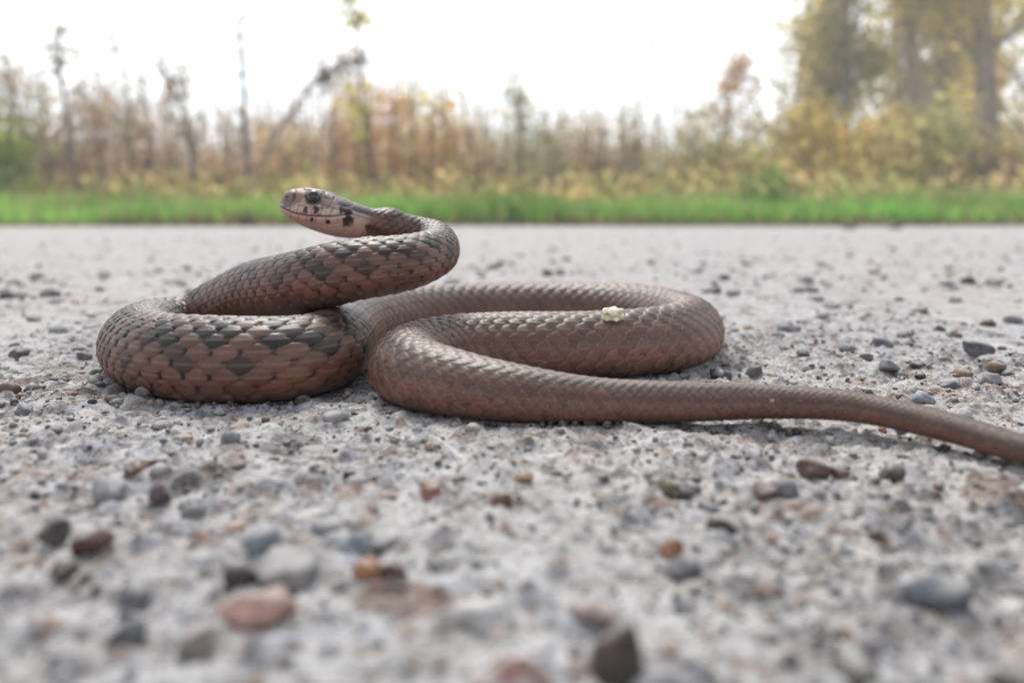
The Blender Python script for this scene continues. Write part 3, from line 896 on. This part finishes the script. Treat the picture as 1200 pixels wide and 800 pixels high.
def blades(mb, n, xf, yf, hf, cf, wid=0.004, bend=0.5):
    x = xf(n); y = yf(n, x); h = hf(n, x, y); c_ = cf(n, x, y)
    az = rng.uniform(0, 2 * math.pi, n); be = rng.uniform(0.05, bend, n) * h
    fa = rng.uniform(0, math.pi, n)
    wx, wy = np.cos(fa) * wid * rng.uniform(.6, 1.3, n), np.sin(fa) * wid
    z0 = np.full(n, 0.0)
    r = [np.stack([x - wx, y - wy, z0], 1), np.stack([x + wx, y + wy, z0], 1),
         np.stack([x + np.cos(az) * be * .35 - wx * .8, y + np.sin(az) * be * .35 - wy * .8, h * .58], 1), np.stack([x + np.cos(az) * be * .35 + wx * .8, y + np.sin(az) * be * .35 + wy * .8, h * .58], 1),
         np.stack([x + np.cos(az) * be, y + np.sin(az) * be, h * (1 - 0.15 * be / h)], 1)]
    V = np.stack(r, 1).reshape(-1, 3)
    b0 = np.arange(n)[:, None] * 5
    q = np.hstack([b0, b0 + 1, b0 + 3, b0 + 2]); t3 = np.hstack([b0 + 2, b0 + 3, b0 + 4])
    mb.V.append(V); mb.F.append(np.vstack([q, np.hstack([t3, t3[:, 2:3]])]) + mb.n); mb.n += len(V)
    mb.C.append(np.repeat(c_, 5, 0))

def grass_col(n, x, y):
    k = vnoise(x * 3.1 + 9, y * 2.0, 61)[:, None]; pt = 0.62 + 0.8 * vnoise(x * 1.7, y * 1.1 + 4, 63)[:, None]; r_ = rng.random((n, 1))
    g = np.array([0.16, 0.36, 0.06]) * (0.6 + 0.8 * r_) * (1 - k * .4) + np.array([0.26, 0.30, 0.10]) * k * .6
    dry = (rng.random((n, 1)) < (0.12 + 0.25 * sstep(3.4, 4.6, y))[:, None])
    return np.where(dry, np.array([0.38, 0.30, 0.17]) * (0.7 + 0.5 * r_), g * pt)
gm = MB()
def hgrass(n, x, y):
    lump_ = vnoise(x * 2.3, y * 1.5, 71) ** 1.5 * 0.95 + vnoise(x * 7, y * 5, 72) * 0.45
    return (0.022 + 0.095 * lump_ + 0.035 * sstep(3.1, 4.2, y)) * rng.uniform(.6, 1.25, n)
blades(gm, 30000, lambda n: rng.uniform(-4.2, 4.6, n), lambda n, x: 2.72 + 0.03 * np.sin(x * 5) + rng.random(n) ** 1.4 * 1.7, hgrass, grass_col, 0.0035)
gm.V[-1][:, 2] += 0.010
tag(gm.build("grass", M_LEAF, smooth=False), "band of short green grass along the far road verge", "grass", kind="stuff")
# dead straw and litter at the road edge
lm = MB()
blades(lm, 2600, lambda n: rng.uniform(-3.6, 3.8, n), lambda n, x: 2.67 + 0.04 * np.sin(x * 4) + rng.random(n) * 0.12, lambda n, x, y: rng.uniform(.008, .03, n) * (0.6 + 2.2 * vnoise(x * 2.7, y, 90) ** 2),
       lambda n, x, y: np.array([0.24, 0.17, 0.10]) * rng.uniform(.4, 1.2, (n, 1)), 0.004, 1.6)
tag(lm.build("straw_litter", M_LEAF, smooth=False), "brown dead straw along the foot of the grass verge", "litter", kind="stuff")

# ------------------------------------------------------------------ leaves, weeds, shrubs, trees
def leaf_quads(mb, cen, size, colr, droop=0.0):
    """cen (n,3); size (n,), colr (n,3): folded leaf of two quads"""
    n = len(cen); colr = np.clip(np.asarray(colr) * np.array([1.30, 1.22, 0.98]), 0, 0.78)
    d_ = rng.normal(size=(n, 3)); d_[:, 2] -= droop; d_ /= np.linalg.norm(d_, axis=1)[:, None]
    e_ = rng.normal(size=(n, 3)); e_ -= d_ * (e_ * d_).sum(1)[:, None]; e_ /= np.linalg.norm(e_, axis=1)[:, None]
    f_ = np.cross(d_, e_)
    s_ = size[:, None]
    p = [cen, cen + d_ * s_ * .5 + e_ * s_ * .28 + f_ * s_ * .08, cen + d_ * s_ * 1.1, cen + d_ * s_ * .5 - e_ * s_ * .28 + f_ * s_ * .08]
    V = np.stack(p, 1).reshape(-1, 3)
    b0 = np.arange(n)[:, None] * 4
    F_ = np.vstack([np.hstack([b0, b0 + 1, b0 + 2, b0 + 2]), np.hstack([b0, b0 + 2, b0 + 3, b0 + 3])])
    mb.V.append(V); mb.F.append(F_ + mb.n); mb.n += len(V); mb.C.append(np.repeat(colr, 4, 0))

def curve_pts(base, tip, sag, n=9, wob=0.0):
    t_ = np.linspace(0, 1, n)[:, None]
    p = np.array(base) * (1 - t_) + np.array(tip) * t_
    p = p + np.array(sag) * (4 * t_ * (1 - t_))
    if wob: p[1:-1] += rng.normal(size=(n - 2, 3)) * wob
    return p

def vary(c_, n, k=0.3):
    return np.array(c_) * rng.uniform(1 - k, 1 + k, (n, 1)) * rng.uniform(1 - k * .25, 1 + k * .25, (n, 3))

def weed(label, base, tip, sag=(0, 0, 0), rad=0.004, stem_c=(0.22, 0.17, 0.14), leaf_c=(0.36, 0.29, 0.18), leaves=40, lsize=0.035, l0=0.1, spread=0.05,
         head=0, head_c=(0.3, 0.24, 0.22), head_len=0.2, head_r=0.03, head_size=0.02, branches=0, name="weed_plant", group="tall weeds behind the grass verge", cat="weed"):
    r_ = empty(name, base)
    tag(r_, label, cat, group)
    rad = rad * 1.7; leaves = int(leaves * 1.9); lsize = lsize * 1.15; head = int(head * 1.4)
    pts = curve_pts(base, tip, sag, 12, rad * 0.35)
    sm = MB(); V, F_ = tube(pts, np.linspace(rad, rad * .6, len(pts)), 5); sm.add(V, F_, vary(stem_c, 1)[0])
    L_ = np.linalg.norm(np.array(tip) - np.array(base))
    anchors = [pts]
    for b_ in range(branches):
        t0 = rng.uniform(0.3, 0.9); p0 = pts[int(t0 * 11)]
        dr = rng.normal(size=3) * .5; dr[2] = abs(dr[2]) + 0.7; dr /= np.linalg.norm(dr)
        bp = curve_pts(p0, p0 + dr * L_ * rng.uniform(.12, .32) * (1.15 - t0), (0, 0, 0), 6, rad)
        V, F_ = tube(bp, np.linspace(rad * .5, rad * .2, 6), 4); sm.add(V, F_, vary(stem_c, 1)[0]); anchors.append(bp)
    sm.build("stem", M_STEM, r_, base)
    if leaves:
        fm = MB(); allp = np.vstack([a_[int(len(a_) * l0):] for a_ in anchors])
        cen = allp[rng.integers(len(allp), size=leaves)] + rng.normal(size=(leaves, 3)) * spread
        leaf_quads(fm, cen, rng.uniform(.6, 1.4, leaves) * lsize, vary(leaf_c, leaves))
        tag(fm.build("leaves", M_LEAF, r_, base, False), kind="stuff")
    if head:
        fm = MB(); t_ = rng.random(head) ** 0.8
        tt_ = (1 - t_ * head_len / L_) * (len(pts) - 1)
        cen = np.stack([np.interp(tt_, np.arange(len(pts)), pts[:, c_]) for c_ in range(3)], 1) + rng.normal(size=(head, 3)) * head_r * (0.35 + 0.65 * np.sin(t_ * 3.0)[:, None])
        leaf_quads(fm, cen, rng.uniform(.6, 1.4, head) * head_size, vary(head_c, head))
        tag(fm.build("seed_head", M_LEAF, r_, base, False), kind="stuff")
    return r_

# px-like helper only for reading distances off: metres across at 5 m etc.
def W5(x, y, d): return ((x - 600) * d / 1000, d, CAM_H + (256 - y) * d / 1000)

PURP = (0.20, 0.165, 0.165); TANL = (0.46, 0.34, 0.22); OLVL = (0.24, 0.23, 0.10); YEL = (0.50, 0.38, 0.11); YG = (0.30, 0.31, 0.09); GRYL = (0.33, 0.28, 0.23); ORGL = (0.52, 0.33, 0.16)
def gb(x, d): return ((x - 600) * d / 1000, d, 0.0)
weed("thin bare upright stalk with purplish tip, tallest of the left weeds", gb(292, 5.0), W5(282, 22, 5.0), rad=.010, leaves=40, l0=.4, spread=.014, lsize=.03, leaf_c=PURP, stem_c=(0.17, 0.145, 0.15))
weed("arching grey-purple plume leaning right over the weeds", gb(288, 4.6), W5(425, 66, 4.6), sag=(-0.09, 0, 0.13), rad=.008, leaves=45, l0=.45, spread=.03, lsize=.035, leaf_c=PURP, head=190, head_c=(0.26, 0.225, 0.23), head_len=.30, head_r=.036, head_size=.03, stem_c=(0.26, 0.22, 0.21))
weed("tall thin sapling with yellow-green leaves at its very top", gb(442, 5.2), W5(412, -20, 5.2), rad=.007, leaves=85, l0=.80, spread=.055, lsize=.05, leaf_c=(0.44, 0.42, 0.15), stem_c=(0.2, 0.17, 0.13), branches=4)
weed("weed with olive leaf tuft near the upper left corner", gb(98, 4.8), W5(68, 36, 4.8), sag=(-.02, 0, 0), rad=.009, leaves=26, l0=.5, spread=.03, leaf_c=(0.24, 0.2, 0.15), head=90, head_c=(0.27, 0.25, 0.14), head_len=.22, head_r=.06, head_size=.042, branches=6)
weed("branching dry weed with drooping grey twigs right of the olive tuft", gb(150, 4.9), W5(132, 30, 4.9), sag=(.05, 0, .05), rad=.005, leaves=120, l0=.2, spread=.05, leaf_c=GRYL, branches=9)
weed("dark dry weed bent to the left with brown leaves", gb(226, 4.7), W5(186, 70, 4.7), sag=(.06, 0, .05), rad=.007, leaves=150, l0=.05, spread=.04, leaf_c=(0.27, 0.215, 0.17), branches=5, stem_c=(0.18, 0.15, 0.14))
weed("bushy brown weed at the left edge", gb(30, 5.0), W5(0, 60, 5.0), sag=(.06, 0, 0), rad=.006, leaves=260, l0=.1, spread=.09, leaf_c=GRYL, branches=8)
weed("low green leafy weed at the left edge of the picture", gb(8, 4.4), W5(12, 140, 4.4), rad=.006, leaves=200, l0=.05, spread=.075, lsize=.05, leaf_c=(0.20, 0.26, 0.08), branches=6)
weed("grey-brown weed clump between the left edge and the olive tuft", gb(62, 5.2), W5(48, 92, 5.2), rad=.006, leaves=240, l0=.05, spread=.075, leaf_c=(0.31, 0.25, 0.19), branches=8)
weed("sprawling brown weed under the drooping twigs", gb(118, 5.3), W5(112, 105, 5.3), rad=.006, leaves=260, spread=.085, leaf_c=(0.33, 0.25, 0.19), branches=9)
weed("pinkish brown weed between the dark bent weed and the branching one", gb(180, 5.6), W5(172, 118, 5.6), rad=.006, leaves=220, spread=.085, leaf_c=(0.37, 0.27, 0.22), branches=8)
weed("pale pinkish weed right of the dark bent weed", gb(255, 5.6), W5(262, 138, 5.6), rad=.005, leaves=190, spread=.08, leaf_c=(0.44, 0.33, 0.25), branches=6)
weed("tan weed in front of the bare upright stalk", gb(305, 5.5), W5(318, 148, 5.5), rad=.005, leaves=160, spread=.07, leaf_c=TANL, branches=6)
weed("tan weed below the middle of the arching plume", gb(350, 5.8), W5(356, 132, 5.8), rad=.005, leaves=200, spread=.08, leaf_c=TANL, branches=6)
weed("tall orange-tan reed clump right of the arching plume", gb(420, 5.8), W5(412, 86, 5.8), rad=.006, leaves=330, spread=.085, leaf_c=(0.55, 0.36, 0.22), branches=9)
weed("orange-yellow reed clump between plume and olive leafy weed", gb(456, 6.0), W5(462, 98, 6.0), rad=.006, leaves=300, spread=.09, leaf_c=ORGL, branches=8)
weed("olive leafy weed with looping top above the orange reeds", gb(492, 5.6), W5(486, 62, 5.6), sag=(-.03, 0, 0), rad=.004, leaves=80, l0=.55, spread=.07, leaf_c=(0.38, 0.35, 0.19), branches=5)
weed("yellow-orange weed right of the orange reeds", gb(520, 6.0), W5(520, 110, 6.0), rad=.005, leaves=270, spread=.085, leaf_c=(0.56, 0.40, 0.16), branches=7)
weed("grey-tan weed left of the tall greenish stalk", gb(560, 6.2), W5(552, 140, 6.2), rad=.005, leaves=170, spread=.08, leaf_c=(0.42, 0.34, 0.26), branches=6)
weed("tall greenish leafy stalk in the middle of the weeds", gb(612, 5.4), W5(606, 78, 5.4), rad=.006, leaves=210, l0=.2, spread=.055, leaf_c=(0.30, 0.32, 0.22), branches=6)
weed("grey-green weed right of the tall greenish stalk", gb(650, 5.8), W5(640, 128, 5.8), rad=.005, leaves=190, spread=.075, leaf_c=(0.32, 0.31, 0.21), branches=6)
weed("pinkish tan weed in the gap right of the middle", gb(694, 6.2), W5(690, 138, 6.2), rad=.005, leaves=180, spread=.08, leaf_c=(0.47, 0.35, 0.27), branches=5)
weed("slender grey weed standing before the lowest sky gap", gb(744, 5.6), W5(742, 130, 5.6), rad=.005, leaves=110, spread=.05, leaf_c=(0.34, 0.30, 0.24), branches=4)
weed("very tall faint stalk with pinkish seed head under open sky", gb(772, 6.0), W5(763, 22, 6.0), rad=.005, leaves=0, head=60, head_c=(0.52, 0.38, 0.34), head_len=.40, head_r=.028, head_size=.035, stem_c=(0.32, 0.26, 0.24))
weed("grey twiggy weed left of the small bare tree", gb(800, 5.8), W5(806, 128, 5.8), rad=.005, leaves=130, spread=.08, leaf_c=(0.40, 0.34, 0.25), branches=6)
weed("olive weed at the foot of the small bare tree", gb(832, 5.4), W5(828, 168, 5.4), rad=.006, leaves=230, spread=.08, leaf_c=OLVL, branches=6)

# the dense back row: reads as one mass
thick = MB()
def thicket(n, x0, x1, d0, d1, top, cols, lsz=0.05, per=16):
    xs = rng.uniform(x0, x1, n); ds = rng.uniform(d0, d1, n)
    for x, d in zip(xs, ds):
        hgt = max(0.1, (256 - top(x)) * d / 1000 * rng.uniform(.55, 1.08))
        b_ = np.array(gb(x, d)); ti = b_ + np.array([rng.normal() * .06, rng.normal() * .06, hgt])
        V, F_ = tube(curve_pts(b_, ti, (rng.normal() * .03, 0, 0), 4), np.array([.008, .007, .005, .003]), 3)
        c_ = cols(x)
        thick.add(V, F_, vary(np.array(c_) * .8, 1)[0])
        t_ = rng.random((per, 1))
        leaf_quads(thick, b_ + (ti - b_) * t_ + rng.normal(size=(per, 3)) * np.array([.06, .06, .03]), rng.uniform(.6, 1.4, per) * lsz, vary(c_, per))
def top1(x): return np.interp(x, [-100, 60, 180, 300, 420, 520, 620, 720, 800, 900, 1000, 1100, 1300], [130, 160, 172, 168, 140, 145, 160, 172, 170, 165, 150, 150, 150])
def col1(x):
    pal = [(0.42, 0.32, 0.24), (0.50, 0.37, 0.28), (0.56, 0.43, 0.29), (0.45, 0.38, 0.22)]
    if 370 < x < 540: pal = [(0.52, 0.36, 0.21), (0.54, 0.40, 0.20), (0.45, 0.31, 0.22)]
    elif x > 900: pal = [(0.50, 0.41, 0.15), (0.42, 0.37, 0.15), (0.34, 0.27, 0.15)]
    elif x > 760: pal = [(0.44, 0.39, 0.18), (0.50, 0.41, 0.20), (0.38, 0.36, 0.17)]
    elif x > 560: pal = [(0.40, 0.33, 0.22), (0.33, 0.31, 0.17), (0.44, 0.34, 0.26)]
    return pal[rng.integers(len(pal))]
thicket(2200, -160, 1340, 5.8, 9.5, top1, col1, 0.047, 22)
thicket(420, -160, 400, 5.2, 9.0, lambda x: np.interp(x, [-100, 100, 230, 400], [75, 85, 110, 115]), lambda x: [(0.40, 0.31, 0.24), (0.46, 0.35, 0.27), (0.36, 0.30, 0.22)][rng.integers(3)], 0.042, 16)
thicket(75, -120, 540, 5.0, 7.5, lambda x: np.interp(x, [-100, 120, 260, 400, 540], [20, 25, 60, 50, 75]), lambda x: [(0.30, 0.24, 0.20), (0.38, 0.30, 0.22), (0.30, 0.28, 0.17)][rng.integers(3)], 0.036, 30)
thicket(45, 540, 960, 5.0, 7.5, lambda x: np.interp(x, [540, 700, 960], [80, 105, 85]), lambda x: [(0.36, 0.30, 0.22), (0.36, 0.34, 0.2), (0.44, 0.34, 0.26)][rng.integers(3)], 0.036, 28)
thicket(330, 380, 860, 5.6, 9.0, lambda x: np.interp(x, [380, 520, 620, 740, 860], [85, 95, 105, 125, 115]), col1, 0.045, 16)
def top2(x): return np.interp(x, [-100, 1300], [205, 200])
def col2(x):
    pal = [(0.28, 0.31, 0.12), (0.44, 0.39, 0.18), (0.52, 0.42, 0.24)]
    return pal[rng.integers(3)]
thicket(800, -160, 1340, 4.4, 5.8, top2, col2, 0.05, 18)
tag(thick.build("dry_weeds", M_LEAF, smooth=False), "dense mass of dry tan and olive weeds behind the grass", "weeds", kind="stuff")

def shrub(label, x, d, wpx, toppx, cols, n=700, lsz=0.06, name="shrub", lo=0.05):
    b_ = np.array(gb(x, d)); r_ = empty(name, b_); tag(r_, label, "shrub", "shrubs in front of the right trees")
    hgt = (256 - toppx) * d / 1000; w = wpx * d / 1000; n = int(n * 2.2)
    sm = MB(); fm = MB(); anchors = []
    for k in range(9):
        ti = b_ + np.array([rng.uniform(-.5, .5) * w, rng.uniform(-.4, .4) * w, hgt * rng.uniform(.65, 1.0)])
        p = curve_pts(b_ + np.array([rng.normal() * .04, rng.normal() * .04, 0]), ti, (rng.normal() * .05, 0, .03), 7, .012)
        V, F_ = tube(p, np.linspace(.014, .004, 7), 5); sm.add(V, F_, vary((0.16, 0.13, 0.10), 1)[0]); anchors.append(p[1:])
    sm.build("stem", M_STEM, r_, b_)
    allp = np.vstack(anchors)
    cl = allp[rng.integers(len(allp), size=40)] + rng.normal(size=(40, 3)) * .07
    cen = cl[rng.integers(40, size=n)] + rng.normal(size=(n, 3)) * np.array([.085, .085, .07]) * (hgt / 0.6) ** .5
    cen[:, 2] = np.maximum(cen[:, 2], lo)
    cc = np.array(cols)[rng.integers(len(cols), size=n)] * rng.uniform(.65, 1.3, (n, 1))
    leaf_quads(fm, cen, rng.uniform(.6, 1.4, n) * lsz, cc)
    tag(fm.build("crown", M_LEAF, r_, b_, False), kind="stuff")
Y3 = [(0.50, 0.37, 0.09), (0.42, 0.34, 0.10), (0.36, 0.30, 0.10)]
shrub("olive-yellow rounded shrub below the small bare tree", 872, 6.2, 90, 182, [(0.40, 0.35, 0.12), (0.33, 0.31, 0.11), (0.27, 0.27, 0.10)])
shrub("bright yellow shrub at the foot of the slim olive tree", 955, 6.8, 85, 128, Y3, 1000)
shrub("golden brown shrub right of the slim olive tree", 1022, 7.0, 75, 145, [(0.45, 0.28, 0.08), (0.50, 0.36, 0.10), (0.33, 0.22, 0.09)], 900)
shrub("pale green weeping shrub between the two big trunks", 1085, 6.4, 55, 128, [(0.36, 0.36, 0.17), (0.42, 0.40, 0.22), (0.28, 0.29, 0.13)], 900)
shrub("dark brown undergrowth shrub right of the weeping shrub", 1128, 6.0, 60, 195, [(0.14, 0.12, 0.07), (0.19, 0.145, 0.09), (0.24, 0.20, 0.09)], 900)
shrub("reddish-brown dark shrub at the right edge", 1180, 5.8, 80, 192, [(0.20, 0.13, 0.085), (0.16, 0.13, 0.08), (0.26, 0.17, 0.10)], 1000)
shrub("low dark green tuft of weeds before the yellow shrub", 890, 4.0, 90, 226, [(0.10, 0.19, 0.05), (0.14, 0.23, 0.07)], 350, .035, lo=0.02)

def tree(label, x, d, xt, hgt, rad, cols, n=4000, lsz=0.07, cloud=0.16, nb=16, b0=0.18, spread=0.9, bark=(0.16, 0.13, 0.10), up=0.7, group="trees at the right behind the verge", name="tree", clus=120, droop=0.6, blen=0.30):
    b_ = np.array(gb(x, d)); ti = np.array([(xt - 600) * d / 1000, d + 0.2, hgt])
    r_ = empty(name, b_); tag(r_, label, "tree", group)
    tm = MB(); n = int(n * 0.95); lsz = lsz * 1.15
    tp_ = curve_pts(b_ - np.array([0, 0, .05]), ti, (rng.normal() * .05, 0, 0), 16, rad * .10)
    V, F_ = tube(tp_, rad * np.linspace(1.15, .22, 16) ** 0.8, 9); tm.add(V, F_, vary(bark, len(V), .2))
    tw = []
    for k in range(nb):
        t0 = b0 + (0.97 - b0) * (k + rng.random()) / nb
        p0 = tp_[0] * 0 + np.array([np.interp(t0 * 15, np.arange(16), tp_[:, c_]) for c_ in range(3)])
        az = rng.uniform(0, 6.28); dr = np.array([math.cos(az) * spread, math.sin(az) * spread, up + rng.normal() * .25]); dr /= np.linalg.norm(dr)
        L_ = hgt * blen * rng.uniform(.55, 1.1) * (1.15 - t0 * .75)
        lp = curve_pts(p0, p0 + dr * L_, (0, 0, L_ * .06), 8, L_ * .02)
        r0_ = rad * (1.1 - t0) * .42
        V, F_ = tube(lp, np.linspace(r0_, r0_ * .2, 8), 6); tm.add(V, F_, vary(bark, len(V), .2))
        tw.append(lp[2:])
        for m_ in range(4):
            q0 = lp[rng.integers(2, 8)]; d2 = dr + rng.normal(size=3) * .7; d2 /= np.linalg.norm(d2)
            sp_ = curve_pts(q0, q0 + d2 * L_ * rng.uniform(.3, .6), (0, 0, 0), 6, L_ * .015)
            V, F_ = tube(sp_, np.linspace(r0_ * .35, r0_ * .1, 6), 4); tm.add(V, F_, vary(bark, len(V), .2))
            tw.append(sp_[1:])
    tm.build("trunk", M_BARK, r_, b_)
    if n:
        allp = np.vstack(tw)
        cl = allp[rng.integers(len(allp), size=clus)]
        k = rng.integers(clus, size=n)
        off_ = rng.normal(size=(n, 3)) * cloud * rng.uniform(.5, 1.2, clus)[k][:, None]
        off_[:, 2] *= 1.3; off_[:, 2] -= np.abs(rng.normal(size=n)) * droop * cloud
        cen = cl[k] + off_
        cen[:, 2] = np.maximum(cen[:, 2], .08)
        kc = rng.integers(len(cols), size=clus)[k]
        cc = np.array(cols)[kc] * rng.uniform(.7, 1.3, (n, 1))
        fm = MB(); leaf_quads(fm, cen, rng.uniform(.6, 1.4, n) * lsz, cc, .4)
        tag(fm.build("crown", M_LEAF, r_, b_, False), kind="stuff")

OL = [(0.38, 0.34, 0.15), (0.44, 0.39, 0.19), (0.54, 0.42, 0.17), (0.30, 0.28, 0.14)]
YL = [(0.62, 0.47, 0.15), (0.56, 0.42, 0.14), (0.48, 0.40, 0.17)]
tree("slim olive tree with leaves from the ground up, left of the trunks", 995, 9.0, 1000, 4.6, .05, OL, 5200, .075, .13, 20, .08, .5, up=.9, droop=1.0, blen=.12)
tree("big brown tree trunk leaning left with olive foliage", 1102, 9.5, 1025, 5.5, .10, OL, 4200, .08, .20, 16, .30, .8, bark=(0.40, 0.31, 0.22))
tree("thick dark tree trunk near the right edge", 1168, 9.0, 1152, 5.2, .12, YL, 3800, .08, .20, 16, .28, .8, bark=(0.28, 0.22, 0.16))
tree("golden yellow tree filling the right edge", 1235, 10.0, 1225, 5.0, .12, YL, 6000, .085, .24, 18, .10, .9, droop=1.0)
tree("yellow-olive tree far behind the two big trunks", 1115, 12.5, 1110, 4.2, .10, YL + OL, 4500, .09, .24, 16, .12, .8, droop=1.0, blen=.22)
tree("olive-brown tree crown filling the space above the golden shrub", 1058, 13.0, 1050, 4.6, .10, OL + YL[2:], 3200, .095, .26, 14, .10, .8, droop=1.2, blen=.16)
tree("golden brown tree crown between the thick dark trunk and leaning trunk", 1150, 13.5, 1140, 5.4, .12, OL[:3] + YL, 4000, .095, .30, 18, .12, .9, droop=1.2, blen=.22)
tree("pale olive sapling left of the slim olive tree", 948, 9.5, 958, 2.3, .03, OL, 2600, .07, .16, 14, .10, .5, up=.9)
tree("small nearly bare tree with a russet leaf clump at its top", 858, 7.0, 866, 1.45, .028, [(0.34, 0.27, 0.20), (0.36, 0.29, 0.17)], 620, .05, .12, 12, .25, .9, bark=(0.26, 0.20, 0.17), clus=26)
rt = [o for o in COL.objects if o.name.startswith("tree") and o.get("label", "").startswith("small nearly bare")][0]
fm = MB(); n_ = 150
leaf_quads(fm, np.array(W5(869, 88, 7.05)) + rng.normal(size=(n_, 3)) * np.array([.085, .06, .13]), rng.uniform(.6, 1.4, n_) * .06, vary((0.44, 0.31, 0.21), n_))
tag(fm.build("leaf_clump", M_LEAF, rt, np.array(gb(858, 7.0)), False), kind="stuff")

# ------------------------------------------------------------------ added volume that washes out the background like overexposure
NH = Nodes("added_veil")
pv = NH.n("ShaderNodeVolumePrincipled")
pv.inputs["Color"].default_value = (0.97, 0.98, 1.0, 1)
pv.inputs["Density"].default_value = 0.014
NH.l(pv.outputs[0], NH.out.inputs["Volume"])
hx, y0_, y1_, z0_, z1_ = 640.0, -340.0, 840.0, -1.1, 7.5
hv_ = np.array([(x, y, z) for z in (z0_, z1_) for y in (y0_, y1_) for x in (-hx, hx)])
hf_ = np.array([(0, 2, 3, 1), (4, 5, 7, 6), (0, 1, 5, 4), (2, 6, 7, 3), (0, 4, 6, 2), (1, 3, 7, 5)])
tag(mesh_np("veil", hv_, hf_, NH.m, smooth=False), "pale thin haze added to wash out the background like overexposure", "veil", kind="stuff")
SC.cycles.volume_bounces = 1
